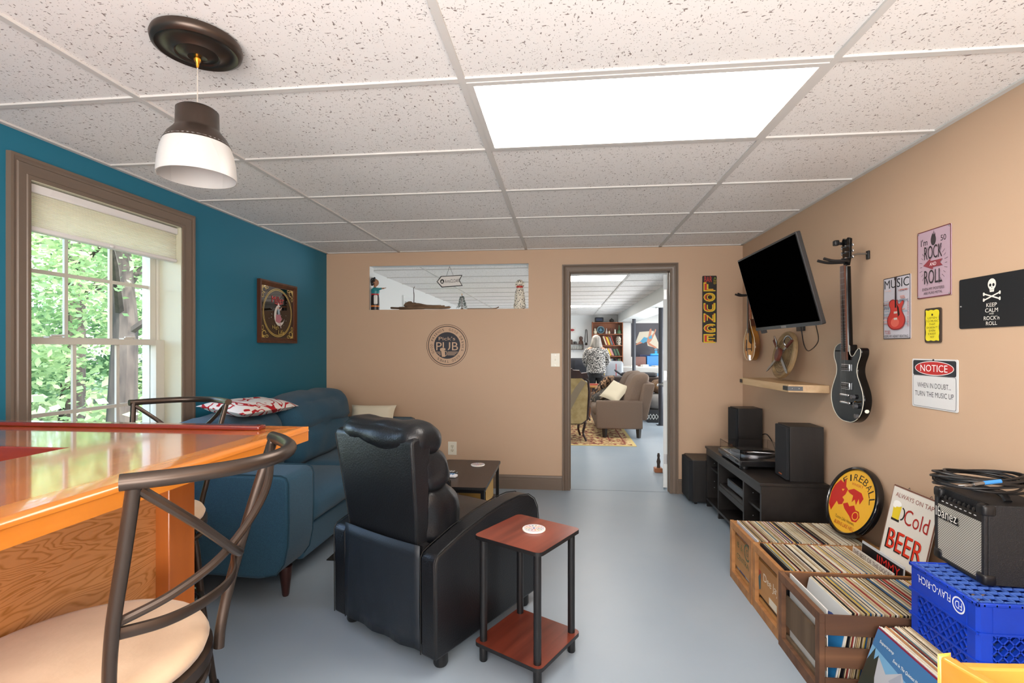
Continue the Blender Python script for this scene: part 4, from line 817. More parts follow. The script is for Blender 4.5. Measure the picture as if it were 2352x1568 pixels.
# ------------------------------------------------ media console
t = thing('media_console', 'low black-brown open media console along the right wall', 'console', (1.378, 3.715, 0)); TC = Tl(-1.378, -3.715, 0)
cx0, cx1, cy0, cy1 = 1.185, 1.572, 3.14, 4.30; ys = (3.443, 3.985)
obj('top_board', M().at(TC).box(cx0-.008, cx1+.003, cy0-.006, cy1+.006, .482, .50), M_blackoak, t, bevel=.0015)
for y in (cy0, ys[0]-.011, ys[1]-.011, cy1-.022): obj('upright_panel', M().at(TC).box(cx0+.002, cx1, y, y+.022, 0 if y in (cy0, cy1-.022) else .0, .482), M_blackoak, t, smooth=0)
obj('front_apron', M().at(TC).box(cx0, cx0+.018, cy0+.002, cy1-.002, .432, .482), M_blackoak, t, smooth=0)
obj('bottom_shelf', M().at(TC).box(cx0-.004, cx1, cy0+.01, cy1-.01, .055, .075), M_blackoak, t, smooth=0)
obj('middle_shelf', M().at(TC).box(cx0+.01, cx1, ys[0]+.011, ys[1]-.011, .262, .28), M_blackoak, t, smooth=0); obj('shelf_apron', M().at(TC).box(cx0+.004, cx0+.02, ys[0]+.011, ys[1]-.011, .222, .262), M_blackoak, t, smooth=0)
obj('side_shelf', M().at(TC).box(cx0+.03, cx1, cy0+.022, ys[0]-.011, .295, .311), M_blackoak, t, smooth=0); obj('side_shelf', M().at(TC).box(cx0+.03, cx1, ys[1]+.011, cy1-.022, .315, .331), M_blackoak, t, smooth=0)
obj('back_board', M().at(TC).box(cx1-.006, cx1, cy0+.02, cy1-.02, .055, .482), M_black, t, smooth=0)
mb = M().at(TC)
for yy, sg in ((cy0+.022, 1), (ys[1]+.011, 1), (ys[0]+.011, 1), (ys[0]-.011, -1), (cy1-.022, -1)):
    for z in (.16, .21, .36, .40): mb.ball((cx0+.06, yy, z), .003, 6, 4)
obj('shelf_pins', mb, C('#b9bcc0', .4), t)
# speakers, subwoofer
def speaker(loc, rz, label, w, d, h, group=None, badge=True):
    t = thing('bookshelf_speaker' if badge else 'subwoofer', label, 'speaker', loc, rz, group)
    obj('cabinet', M().box(-d/2+.012, d/2, -w/2, w/2, 0, h), M_blackwood, t, bevel=.002); obj('grille', M().box(-d/2-.008, -d/2+.012, -w/2+.005, w/2-.005, .006, h-.006), mat('speaker_grille_cloth', '#191b1f', .9, bump=(700, .6, one)), t, bevel=.004)
    if badge: obj('badge', M().box(-d/2-.0095, -d/2-.008, -.022, .022, .024, .031), mat('copper_badge', '#a5552e', .4), t, smooth=0)
    obj('terminal_plate', M().box(d/2, d/2+.003, -.035, .035, .06, .13), M_black, t, smooth=0); return t
speaker((1.468, 3.285, .50), R(-2), 'black bookshelf speaker at the near end of the console, beside the turntable', .188, .205, .335)
speaker((1.468, 4.215, .50), R(3), 'black bookshelf speaker at the far end of the console, near the corner', .17, .20, .335)
sp = thing('subwoofer', 'black subwoofer on the floor between doorway and console', 'speaker', (1.21, 4.464, 0))
obj('cabinet', M().box(-.13, .14, -.148, .15, .02, .372), M_blackwood, sp, bevel=.004); obj('grille', M().prism([(-.156, -.125), (-.13, -.147), (-.13, .147), (-.156, .125)], .028, .365), mat('speaker_grille_cloth'), sp, smooth=30)
for a in (-.10, .11):
    for b in (-.12, .12): obj('foot', M().lathe([(.012, 0), (.014, .02)], 12, c=(a, b)), M_black, sp)
tag(obj('speaker_cable', M().tube(bez([(1.565, 4.20, .60), (1.585, 4.10, .64), (1.584, 3.98, .60), (1.582, 3.90, .53), (1.580, 3.86, .49)]), .0035, 6), M_black), 'black speaker cable curving down the wall behind the turntable', 'cable')
# turntable
t = thing('turntable', 'black turntable with clear dust cover on the console', 'turntable', (1.352, 3.695, .50))
obj('plinth', M().box(-.178, .178, -.235, .235, .022, .062), mat('turntable_gloss', '#151517', .25), t, bevel=.004); obj('front_strip', M().box(-.1815, -.178, -.232, .232, .040, .058), mat('dark_aluminium', '#4b4d50', .3, .9), t, smooth=0)
for a in (-.14, .14):
    for b in (-.19, .19): obj('foot', M().lathe([(.026, 0), (.028, .006), (.026, .022)], 18, c=(a, b)), M_black, t)
obj('platter', M().lathe([(.150, .062), (.150, .073), (.145, .075), (0, .075)], 40, c=(.0, .04)), M_steel, t); obj('slipmat', M().lathe([(.143, .0755), (.143, .078), (0, .078)], 40, c=(0, .04)), C('#1b1b1d', .8), t); obj('spindle', M().tube([(0, .04, .076), (0, .04, .09)], .0035, 8), M_chrome, t)
obj('tonearm', M().tube([(.115, -.165, .10), (.05, -.15, .10), (-.05, -.11, .098), (-.085, -.085, .09)], .0045, 8).lathe([(.022, .062), (.022, .088), (.010, .105)], 16, c=(.115, -.165)).tube([(.115, -.165, .10), (.16, -.17, .10)], .011, 10), M_chrome, t)
obj('headshell', M().box(-.105, -.08, -.093, -.075, .082, .092), M_black, t); mb = M(); [mb.tube([(-.185, -.20+k*.022, .047), (-.1815, -.20+k*.022, .047)], .0055, 10) for k in range(3)]; obj('buttons', mb, M_black, t)
printing('brand_lettering', t, onR(-.1817, .02, .049), [('r', '#a9a9a9', -.03, -.003, .06, .005)])
obj('dust_cover', M().box(-.172, -.169, -.215, .215, .066, .128).box(.169, .172, -.215, .215, .066, .128).box(-.172, .172, -.215, -.212, .066, .128).box(-.172, .172, .212, .215, .066, .128).box(-.172, .172, -.215, .215, .128, .131), mat('clear_acrylic', '#f2f2f4', .03, trans=1, ior=1.12, spec=.6), t, smooth=0)
# things on the console shelves
t = thing('av_receiver', 'slim black receiver on the middle shelf of the console', 'receiver', (1.35, 3.68, .281)); obj('case', M().box(-.13, .15, -.185, .185, .006, .062), M_black, t, bevel=.003); obj('front_panel', M().box(-.134, -.13, -.155, .175, .010, .058), mat('dark_display', '#39424a', .25), t, smooth=0)
obj('feet', M().box(-.12, .13, -.17, -.15, 0, .006).box(-.12, .13, .15, .17, 0, .006), M_black, t); printing('display_text', t, onR(-.1343, 0, .034), [('t', '#b9c6cf', '11:24', 0, 0, .03, .012)]) if False else None
t = thing('desk_clock', 'small round black clock with white dial on the console side shelf', 'clock', (1.255, 3.21, .3125)); mb = M(); mb.T = onR(0, 0, .042); obj('case', mb.lathe([(0, -.02), (.036, -.02), (.040, -.012), (.040, .006), (.036, .009), (.0, .007)], 32), M_black, t)
printing('dial', t, onR(-.0095, 0, .042), [('e', '#d9dadb', 0, 0, .026, .026), ('ring', '#33363a', 0, 0, .018, .018, .004), ('e', '#33363a', 0, 0, .006, .006)])
t = thing('toy_jukebox', 'small silver jukebox ornament on the bottom left console shelf', 'ornament', (1.26, 4.045, .076)); obj('case', M().box(-.04, .04, -.045, .045, 0, .10).prism([(-.04, -.045), (.04, -.045), (.04, .045), (-.04, .045)], .10, .106), M_chrome, t, bevel=.006)
obj('window_panel', M().box(-.0415, -.040, -.032, .032, .05, .092), C('#b98a3b', .3), t, smooth=0); obj('title_rack', M().add([(-.02, -.04, .106), (-.02, .04, .106), (.035, .04, .17), (.035, -.04, .17), (.04, -.04, .106), (.04, .04, .106)], [(0, 1, 2, 3), (3, 2, 5, 4), (0, 3, 4), (1, 5, 2)]), C('#c5bfb6', .3), t, smooth=0)
printing('title_strips', t, fr((-.0205, 0, .107), (0, -1, 0), (.055, 0, .064)), [('r', ['#b3303a', '#2f5d99', '#d9d4c8'][k % 3], -.034, .006+k*.012, .068, .006) for k in range(6)])
# ------------------------------------------------ record crates and records
SL = ['#d8ccb2', '#e6dfd0', '#cdbb98', '#efe9dc', '#b99f74', '#25242a', '#3a2c24', '#8f2c28', '#2f5f8f', '#c9ab45', '#5b7f8c', '#d7d9da', '#a9927a', '#7d6a55', '#6f8f63', '#c67f4a']
SN = ['cream', 'off-white', 'tan', 'white', 'kraft brown', 'black', 'dark brown', 'red', 'blue', 'yellow', 'grey-blue', 'pale grey', 'beige', 'brown', 'green', 'orange']
def sleeve_proto(w=.306, h=.312, th=.0035):
    me = bpy.data.meshes.new('record_sleeve'); mb = M().box(-th/2, th/2, -w/2, w/2, 0, h); me.from_pydata([tuple(v) for v in mb.v], [], mb.f); return me
SP = {c: sleeve_proto() for c in SL}
for c in SL: SP[c].materials.append(mat('sleeve_'+c[1:], c, .55, vary=(30, '#%02x%02x%02x' % tuple(int(int(c[i:i+2], 16)*.86) for i in (1, 3, 5)), (1, .2, 1))))
rr = random.Random(11)
def record(x, y, z, ry, rz, ci, where, grp):
    o = bpy.data.objects.new('record_sleeve', SP[SL[ci]]); COL.objects.link(o); o.location = (x, y, z); o.rotation_euler = (0, ry, rz)
    tag(o, '%s record sleeve filed on edge %s' % (SN[ci], where), 'record', '%s records %s' % (SN[ci], grp)); return o
PICK = [0]*10+[1]*6+[2]*7+[3]*3+[4]*4+[5]*4+[6]*2+[7]*2+[8]+[9]+[10]+[11]*2+[12]*5+[13]*3
def crate(name_lbl, x0, x1, y0, y1, h, mt, mtv, label, styl):
    t = thing('wooden_crate', label, 'crate', ((x0+x1)/2, (y0+y1)/2, 0)); T = Tl(-(x0+x1)/2, -(y0+y1)/2, 0)
    for xa, s in ((x0, 1), (x1, -1)):
        a, b = (xa, xa+.020) if s > 0 else (xa-.020, xa); c, d = (xa+.018, xa+.032) if s > 0 else (xa-.032, xa-.018)
        e = obj('end_frame', M().at(T).box(a, b, y0, y1, h-.036, h).box(a, b, y0, y1, 0, .045).box(a, b, y0, y0+.034, .045, h-.036).box(a, b, y1-.034, y1, .045, h-.036), mt, t, smooth=0, bevel=.0015)
        obj('end_board', M().at(T).box(c, d, y0+.012, y1-.012, .085 if styl != 2 else .105, h-.072 if styl != 2 else h-.098), mtv, e, smooth=0)
        obj('bottom_board', M().at(T).box(c, d, y0+.012, y1-.012, .012, .058), mtv, e, smooth=0)
    for y, sg in ((y0, 1), (y1-.007, -1)):
        for z0, z1 in ((.012, .085), (.125, .20), (.245, .321)): obj('side_slat', M().at(T).box(x0+.0205, x1-.0205, y, y+.007, z0, z1), mt, t, smooth=0, bevel=.001)
    obj('floor_board', M().at(T).box(x0+.033, x1-.033, y0+.010, y1-.010, .004, .009), mt, t, smooth=0)
    return t
c1 = crate('a', .955, 1.555, 2.655, 2.985, .325, M_crateA, wood('crate_end_honey', '#b9874f', '#976737', .6, 1, 9, 1), 'honey pine crate full of records, farthest of the three wooden crates', 0)
c2 = crate('b', .958, 1.558, 2.325, 2.650, .325, M_crateA, _mc['crate_end_honey'], 'honey pine crate full of records, middle of the three wooden crates', 1)
c3 = crate('c', .948, 1.548, 1.960, 2.318, .325, M_crateB, M_crateBv, 'dark weathered crate full of records, nearest of the three wooden crates', 2)
for cr, nm, x0, x1, yc, wh, gp, n in ((c1, 1, .998, 1.512, 2.820, 'in the farthest wooden crate', 'in the far crate', 92), (c2, 2, 1.0, 1.40, 2.4875, 'in the middle wooden crate', 'in the middle crate', 74), (c3, 3, 1.055, 1.485, 2.139, 'in the nearest dark crate', 'in the near crate', 70)):
    pitch = (x1-x0)/n
    for k in range(n):
        ln = .0 if nm != 3 else .16; x = x0+pitch*(k+.5)-(.025 if nm == 3 else 0)
        ci = rr.choice(PICK if nm != 3 else PICK+[8, 8, 9, 10, 10, 5, 5, 7])
        record(x, yc+rr.uniform(-.0015, .0015), .0095+rr.uniform(0, .004), ln+rr.uniform(-.0012, .0012), 0, ci, wh, gp)
# two covers in view in the middle crate
def cover(name, label, loc, ry, c, items, w=.306, h=.312, th=.005, rz=0, rx=0):
    t = bpy.data.objects.new(name, None); COL.objects.link(t); t.location = loc; t.rotation_euler = (rx, ry, rz); tag(t, label, 'record'); obj('sleeve', M().box(-th/2, th/2, -w/2, w/2, 0, h), C(c, .4), t, smooth=0)
    printing('cover_print', t, fr((-th/2, 0, h/2), (0, -1, 0), (0, 0, 1)), items, rough=.35); return t
cover('record_sleeve', 'white record sleeve with brown capitals at the right end of the middle crate', (1.418, 2.4875, .016), .06, '#d9d3c8', [('t', '#6a5148', 'THE BEST OF THE DOORS', 0, .138, .29, .022), ('r', '#b5a99c', -.14, -.13, .28, .22)])
cover('record_sleeve', 'black record sleeve with big red lettering behind the middle crate records', (1.462, 2.4875, .046), .06, '#c9cdd0', [('r', '#15151a', -.15, -.15, .30, .295), ('t', '#d3281f', 'JIMMY', .045, .11, .17, .052)])
cover('record_sleeve', 'brown paper sleeve at the right end of the middle crate', (1.505, 2.4875, .030), .03, '#9c7442', [('r', '#8a6436', -.15, -.15, .3, .3)])
# stickers on the crate end boards
printing('painted_lettering', c1, fr((.955+.018-(.955+1.555)/2, 0, .165), (0, -1, 0), (0, 0, 1)), [('ring', '#4d5a35', .055, .055, .045, .045, .010), ('t', '#4d5a35', 'G', .055, .055, .03, .035), ('t', '#6a6a2d', '&', -.025, .05, .03, .035), ('t', '#4d5a35', 'CENTRAL', 0, -.015, .20, .030), ('t', '#4d5a35', 'e', -.08, .05, .03, .03)])
cover('record_sleeve', 'blue and white patterned sleeve facing out through the far crate end slots', (.9925, 2.820, .0145), 0, '#dfe0e6', [('r', '#7b86b4', -.15, .07, .3, .05), ('r', '#c2c7d4', -.15, -.15, .3, .09), ('p', '#5c6fa3', [(-.12, -.12), (-.05, -.07), (.0, -.13)]), ('p', '#494a5c', [(.02, -.13), (.07, -.08), (.12, -.13)])])
printing('painted_lettering', c2, fr((.958+.018-(.958+1.558)/2, 0, .165), (0, -1, 0), (0, 0, 1)), [('t', '#ded4c2', 'Dee Jay', .02, .02, .17, .05), ('r', '#8e3a2d', -.125, .0, .03, .04), ('r', '#d8ceb9', .0, -.075, .14, .035), ('p', '#2f5c66', [(-.13, .0), (-.10, .03), (-.10, -.05), (-.12, -.06)])])
cover('record_sleeve', 'black sleeve facing out through the middle crate end slots', (.9935, 2.4875, .0145), 0, '#17171a', [('r', '#26262b', -.15, -.15, .3, .3)])
cover('record_sleeve', 'plain white sleeve facing out through the near crate end slots', (.988, 2.139, .0145), .0, '#d9dad8', [('r', '#cfd1cf', -.15, -.15, .3, .3)])
cover('record_sleeve', 'bright blue sleeve with a grey curved corner leaning at the front of the near crate', (1.002, 2.130, .012), .20, '#c3c7c8', [('p', '#2f86c4', [(-.10, -.152), (.150, -.152), (.150, .108), (.05, .108), (-.02, .09), (-.08, .02)]), ('p', '#3b4f8c', [(-.02, .09), (.05, .108), (.12, .108), (.02, .03), (-.07, .035)]), ('ring', '#e3e6ea', .09, .065, .018, .020, .004, 20, 200), ('ring', '#e3e6ea', .06, .055, .018, .020, .004, 200, 380)])
cover('record_sleeve', 'cream sleeve standing behind the bright blue one in the near crate', (1.016, 2.139, .012), .185, '#d8cfb8', [('r', '#d3c9b0', -.15, -.15, .3, .3)])
# leaning stack in front
tl = cover('record_sleeve', 'front album with snowy mountain and blue sky at the near end of the leaning stack', (1.040, 1.782, .004), .33, '#7e1f3a', [('r', '#6fa3c8', -.151, -.151, .302, .302), ('p', '#3f6f9e', [(-.151, .151), (.151, .151), (.151, .06), (-.151, .09)]), ('p', '#aeb2b9', [(.151, .02), (.11, .075), (.06, .03), (.01, .085), (-.05, .04), (-.10, .07), (-.151, .02), (-.151, -.151), (.151, -.151)]), ('p', '#9aa0ad', [(.01, .085), (.03, .02), (-.03, .03)]), ('p', '#30352e', [(-.151, .03), (-.13, .09), (-.12, .05), (-.105, .075), (-.09, .0), (-.05, -.08), (-.06, -.151), (-.151, -.151)]),
   ('p', '#e6e7ea', [(-.05, -.06), (.05, -.03), (.12, -.07), (.1, -.085), (-.03, -.09)]), ('p', '#6a6763', [(-.03, -.09), (.1, -.085), (.1, -.10), (-.03, -.10)]), ('t', '#efeee6', 'Supertramp', -.085, .118, .075, .013), ('t', '#efeee6', 'Even In The Quietest Moments...', .04, .098, .16, .012)])
for k in range(24):
    x = 1.040+.0052*(k+1); record(x, 1.782+rr.uniform(-.006, .006), .004, .33-.003*k, 0, rr.choice(PICK+[7, 8, 15, 10]), 'in the leaning stack before the blue crates', 'in the leaning stack')
# ------------------------------------------------ blue milk crates
M_blue = mat('blue_crate_plastic', '#0f3fc0', .42, spec=.4, vary=(5, '#0d38ad', one))
def milk(loc, rz, h, label):
    t = thing('milk_crate', label, 'crate', loc, rz); a = .158; b = .152
    obj('top_rim', M().box(-a, a, -b, -b+.010, h-.012, h).box(-a, a, b-.010, b, h-.012, h).box(-a, -a+.010, -b, b, h-.012, h).box(a-.010, a, -b, b, h-.012, h), M_blue, t, bevel=.003)
    obj('bottom_rim', M().box(-a, a, -b, -b+.010, 0, .012).box(-a, a, b-.010, b, 0, .012).box(-a, -a+.010, -b, b, 0, .012).box(a-.010, a, -b, b, 0, .012), M_blue, t, bevel=.003)
    for sx in (-1, 1):
        for sy in (-1, 1): obj('corner_post', M().prism([(sx*(a-.003), sy*(b-.045)), (sx*(a-.003), sy*(b-.012)), (sx*(a-.012), sy*(b-.003)), (sx*(a-.045), sy*(b-.003)), (sx*(a-.045), sy*(b-.008)), (sx*(a-.014), sy*(b-.010)), (sx*(a-.010), sy*(b-.014)), (sx*(a-.008), sy*(b-.045))], .008, h-.008), M_blue, t, smooth=30)
    for k in range(4):
        T = Matrix.Rotation(k*PI/2, 4, 'Z') @ Tl(0, -(b if k % 2 == 0 else a)+.002, 0); hw_ = (a if k % 2 == 0 else b)-.044; mb = M().at(T)
        mb.box(-hw_, hw_, 0, .006, h*.66, h-.010); w_ = obj('side_band', mb, M_blue, t, smooth=0)
        mb = M().at(T); zb, zt = .010, h*.66
        for zz in (.012, h*.33, h*.655): mb.box(-hw_-.04, hw_+.04, -.003, .010, zz-.0035, zz+.0035)
        n = 9; span = zt-zb
        for j in range(-6, 14):
            for sg in (1, -1):
                x0 = -hw_+j*.032; x1 = x0+span*.9*1.0; za, zb2 = (zb, zt) if sg > 0 else (zt, zb)
                lo = max(x0, -hw_); hi = min(x1, hw_)
                if hi-lo < .012: continue
                f0 = (lo-x0)/(x1-x0); f1 = (hi-x0)/(x1-x0); p0 = Vector((lo, .004, za+(zb2-za)*f0)); p1 = Vector((hi, .004, za+(zb2-za)*f1)); dv = (p1-p0).normalized(); nv = Vector((-dv.z, 0, dv.x))*.0022
                v = [p0-nv, p0+nv, p1+nv, p1-nv]; v = [q+Vector((0, -.005, 0)) for q in v]+[q+Vector((0, .008, 0)) for q in v]
                mb.add(v, [(0, 1, 2, 3), (7, 6, 5, 4), (0, 4, 5, 1), (1, 5, 6, 2), (2, 6, 7, 3), (3, 7, 4, 0)])
        obj('side_lattice', mb, M_blue, t, smooth=0)
    mb = M()
    for k in range(9): x = -a+.02+k*(2*a-.04)/8; mb.box(x-.002, x+.002, -b, b, h-.009, h-.001)
    for k in range(9): y = -b+.02+k*(2*b-.04)/8; mb.box(-a, a, y-.002, y+.002, h-.009, h-.001)
    obj('base_grid', mb, mat('worn_blue_plastic', '#4a6fc4', .5), t, smooth=0); return t
mc1 = milk((1.407, 1.797, 0), 0, .268, 'blue milk crate under the other one, lower of the two')
mc2 = milk((1.405, 1.795, .269), 0, .270, 'blue milk crate with upside-down white lettering and round mark, carrying the amplifier')
it = [('tr', '#e8eaf2', 'FLAV-O-RICH.', -.030, .226, .150, .026, 180), ('e', '#e8eaf2', .078, .222, .026, .026), ('e', '#0f3fc0', .078, .222, .021, .021), ('tr', '#e8eaf2', 'FD', .078, .222, .028, .024, 180)]
printing('crate_lettering', mc2, fr((-.158+.0015, 0, .005), (0, -1, 0), (0, 0, 1)), it)
jar = thing('tin_can', 'red and white patterned tin inside the upper blue crate', 'tin', (1.38, 1.85, .272)); obj('can', M().lathe([(0, 0), (.05, 0), (.05, .15), (0, .15)], 24), mat('speckled_label', '#b8323a', .4, vary=(30, '#d9d2c4', one), ramp=(.48, .52)), jar)
# ------------------------------------------------ amplifier and its cable
t = thing('guitar_amplifier', 'black practice amplifier with silver grille cloth on the blue crate', 'amplifier', (1.4605, 1.868, .5395), R(-3)); AW, AD, AH = .236, .205, .265
obj('cabinet', M().box(-AD/2+.012, AD/2, -AW/2, AW/2, .006, AH).box(-AD/2, -AD/2+.012, -AW/2, -AW/2+.014, .006, AH).box(-AD/2, -AD/2+.012, AW/2-.014, AW/2, .006, AH).box(-AD/2, -AD/2+.012, -AW/2, AW/2, .006, .018), mat('black_tolex', '#17171a', .6, bump=(350, .6, one)), t, smooth=0, bevel=.003)
gc = mat('silver_grille_cloth', '#aaa69a', .7); n_ = gc.node_tree; w_ = n_.nodes.new('ShaderNodeTexWave'); w_.inputs['Scale'].default_value = 75; w_.bands_direction = 'DIAGONAL'; rp_ = n_.nodes.new('ShaderNodeValToRGB'); rp_.color_ramp.elements[0].color = lin('#6d6a63'); rp_.color_ramp.elements[1].color = lin('#c2beb2'); tc_ = n_.nodes.new('ShaderNodeTexCoord')
n_.links.new(tc_.outputs['Object'], w_.inputs[0]); n_.links.new(w_.outputs[0], rp_.inputs[0]); n_.links.new(rp_.outputs[0], n_.nodes['Principled BSDF'].inputs['Base Color'])
obj('grille', M().box(-AD/2+.004, -AD/2+.012, -AW/2+.014, AW/2-.014, .018, AH-.060), gc, t, smooth=0)
cpn = obj('control_panel', M().add([(-AD/2+.004, -AW/2+.014, AH-.060), (-AD/2+.004, AW/2-.014, AH-.060), (-AD/2+.022, AW/2-.014, AH+.001), (-AD/2+.022, -AW/2+.014, AH+.001)], [(0, 1, 2, 3)]), C('#0f0f11', .35), t, smooth=0)
PF = fr((-AD/2+.013, 0, AH-.03), (0, -1, 0), (.018, 0, .061))
for k in range(8): mb = M().at(PF); mb.lathe([(.008, 0), (.007, .011), (0, .012)], 14, c=(-.085+k*.022, .0)); obj('control_knob', mb, M_black, cpn)
mb = printing('panel_lettering', t, PF, [('r', '#d5d5d5', -.090+k*.022, -.020, .011, .003) for k in range(8)])
ib = M().at(fr((-AD/2+.003, .058, AH-.092), (0, -1, 0), (0, 0, 1))); ib.text('Ibanez', -.05, -.012, .105, .034, .004); bd_ = M().at(fr((-AD/2+.003, .055, AH-.095), (0, -1, 0), (0, 0, 1))); [bd_.text('Ibanez', -.05+dx, -.012+dy, .105, .034, .002) for dx, dy in ((.003, -.003), (-.002, 0), (.002, .002), (0, -.003))]; q = obj('badge', ib, C('#e6e3da', .3), t, smooth=0); obj('badge_backing', bd_, C('#1c1c1e', .5), q, smooth=0)
for sx in (-1, 1):
    for sy in (-1, 1):
        for z in (.004, AH-.037): c_ = obj('corner_guard', M().soft(sx*(AD/2-.016)-.020, sx*(AD/2-.016)+.020, sy*(AW/2-.016)-.020, sy*(AW/2-.016)+.020, z, z+.037, .010, 6), M_black, t, smooth=50)
    for sy in (-.08, .08): obj('foot', M().lathe([(.010, 0), (.010, .006)], 12, c=(sx*.07, sy)), M_black, t)
obj('handle', M().tube(bez([(-.0, -.07, AH+.002), (-.0, -.05, AH+.018), (0, 0, AH+.022), (0, .05, AH+.018), (0, .07, AH+.002)]), .008, 8, flat=1.6), M_black, t)
mb = M(); pts = []; r3 = random.Random(4); NL = 9
for k in range(NL*26):
    a = 2*PI*k/26; l = k/26; ex = .128+.012*sin(l*2.1); ey = .082+.010*sin(l*3.3+1)
    pts.append((1.425+ex*cos(a)+.010*sin(l*1.7), 1.872+ey*sin(a)+.010*cos(l*2.6), .836+.0052*l+.006*sin(a*2+l)))
pts += [(1.51, 1.76, .868), (1.55, 1.68, .858), (1.555, 1.58, .85)]
mb.tube(pts, .0042, 7); t = obj('instrument_cable', mb, M_black); tag(t, 'coiled black instrument cable heaped on top of the amplifier', 'cable')
for k, (x, y, z, dx, dy) in enumerate(((1.345, 1.775, .868, -.042, -.004), (1.360, 1.80, .860, -.045, .012))):
    mb = M(); mb.tube([(x+.07, y-.002, z+.012), (x+.02, y, z+.004)], .0065, 10); obj('blue_sleeve' if k == 0 else 'black_sleeve', mb, C('#3b86c8' if k == 0 else '#1b1b1d', .5), t); mb = M(); mb.tube([(x+.02, y, z+.004), (x-.01, y, z-.002)], .006, 10).tube([(x-.01, y, z-.002), (x+dx, y+dy, z-.008)], .003, 8); obj('jack_plug', mb, M_steel, t)
# ------------------------------------------------ signs resting on the crates
t = bpy.data.objects.new('round_bar_sign', None); COL.objects.link(t); t.matrix_world = fr((1.502, 2.775, .512), (.10, -1, 0), (.36, .02, 1)); tag(t, 'round yellow and black whisky sign leaning on the wall above the far crate', 'sign')
RS = .186
obj('bezel', M().lathe([(0, -.026), (RS-.012, -.026), (RS, -.018), (RS+.002, .0), (RS-.006, .012), (RS-.016, .014), (RS-.020, .008), (RS-.021, .002)], 64, False), mat('gloss_black_plastic', '#0e0e10', .12, coat=.5), t, smooth=40)
Y, RE, BK = '#dfa82c', '#b81f1a', '#1a1410'; it = [('e', Y, 0, 0, RS-.020, RS-.020), ('ta', BK, 'FIREBALL', 0, -.016, .142, 130, 22, .030, .036, 1), ('t', '#a8221c', 'WHISKY', .005, .088, .085, .014)]
it += [('p', RE, [(-.155, .045), (-.125, .085), (-.10, .075), (-.085, .10), (-.07, .06), (-.05, .05), (-.055, .02), (-.07, .0), (-.05, -.01), (-.055, -.035), (-.08, -.045), (-.10, -.03), (-.12, -.09), (-.152, -.06), (-.163, .0)]), ('p', Y, [(-.095, .04), (-.075, .045), (-.082, .03)]), ('p', RE, [(-.05, .045), (-.01, .065), (.05, .058), (.075, .035), (.062, .0), (.045, .025), (.04, -.01), (.02, .015), (.005, -.005), (.0, .03), (-.03, .035)]),
       ('p', RE, [(-.05, -.03), (-.02, -.015), (.0, -.03), (.03, -.015), (.05, -.035), (.075, -.035), (.092, -.06), (.08, -.09), (.05, -.095), (.02, -.075), (-.01, -.06), (-.03, -.05)]), ('ring', Y, .06, -.063, .022, .022, .005), ('t', '#3a3312', 'Tastes Like Heaven,', .0, -.105, .15, .018), ('t', '#a8221c', 'BURNS LIKE HELL', .01, -.132, .15, .019)]
printing('sign_face', t, Tl(0, 0, .002), it, rough=.3)
t = plaque('metal_sign', 'white metal COLD BEER sign leaning on the wall beside the amplifier', fr((1.528, 2.385, .502), (.08, -1, -.03), (.20, 0, 1)), .262, .345, .008, '#dcd7cc',
   [('t', '#8c4a3c', 'ALWAYS ON TAP', .0, .132, .215, .020), ('r', '#1a1a1a', -.105, .012, .048, .012), ('p', '#e5c92a', [(-.102, .022), (-.062, .022), (-.058, .085), (-.106, .085)]), ('ring', '#1a1a1a', -.052, .055, .020, .030, .007, -90, 90), ('e', '#f3f1ea', -.085, .092, .024, .014), ('e', '#f3f1ea', -.098, .082, .012, .012),
    ('t', '#a82620', 'Cold', .035, .052, .135, .070), ('t', '#1c1614', 'BEER', -.004, -.074, .205, .092), ('t', '#d8341c', 'BEER', .002, -.070, .200, .088), ('l', '#7b5140', [(-.128, .168), (.128, .168)], .005), ('l', '#7b5140', [(-.128, -.168), (.128, -.168)], .004), ('l', '#7b5140', [(.128, -.168), (.128, .168)], .005), ('l', '#a07f6c', [(-.128, -.168), (-.128, .168)], .003)], rim='#5d3a30')
obj('hanging_loops', M().tube([(-.05, .172, 0), (-.045, .180, 0), (-.04, .172, 0)], .0012, 5).tube([(.07, .172, 0), (.078, .182, 0), (.086, .172, 0)], .0012, 5), M_satin, t)
# ------------------------------------------------ signs on the right wall
XS = XR-.0012; PK, DB = '#b59ba8', '#5a3a3e'
it = [('t', '#2e2a2c', "I'm", -.055, .098, .040, .030), ('t', '#2e2a2c', '50', .057, .098, .030, .024), ('e', '#3a3436', 0, .10, .015, .024), ('p', '#3a3436', [(-.012, .115), (-.004, .132), (0, .118), (.003, .142), (.006, .118), (.012, .13), (.012, .112)])]
for k in range(28):
    a = 2*PI*k/28
    if abs(sin(a)) > .93: continue
    it.append(('l', '#4a4446', [(.066*cos(a), .105*sin(a)*.7-.01), ((.084 if k % 2 else .078)*cos(a), .135*sin(a)*.7-.01)], .0016))
it += [('t', '#2e2a2c', 'ROCK', 0, .048, .104, .058), ('p', '#8c3a42', [(-.058, -.005), (-.015, .022), (-.015, .010), (.055, .010), (.040, -.003), (.055, -.018), (.0, -.018), (.0, -.028)]), ('t', '#e8dcdf', 'AND', 0, -.004, .038, .014), ('t', '#2e2a2c', 'ROLL', 0, -.058, .104, .060), ('t', '#3a3436', 'EVEN MY POSTERS', 0, -.110, .125, .012), ('t', '#3a3436', 'ARE PURE METAL', 0, -.128, .11, .011)]
plaque('metal_sign', 'pink metal rock and roll sign, topmost sign on the right wall', onR(XS, 2.323, 1.682), .196, .296, .006, PK, it, rim='#6b3038', holes=((-.09, .14), (.09, .14), (-.09, -.14), (.09, -.14)))
r2 = random.Random(8); it = [('t', '#23272b', 'MUSIC', 0, .118, .176, .042)]
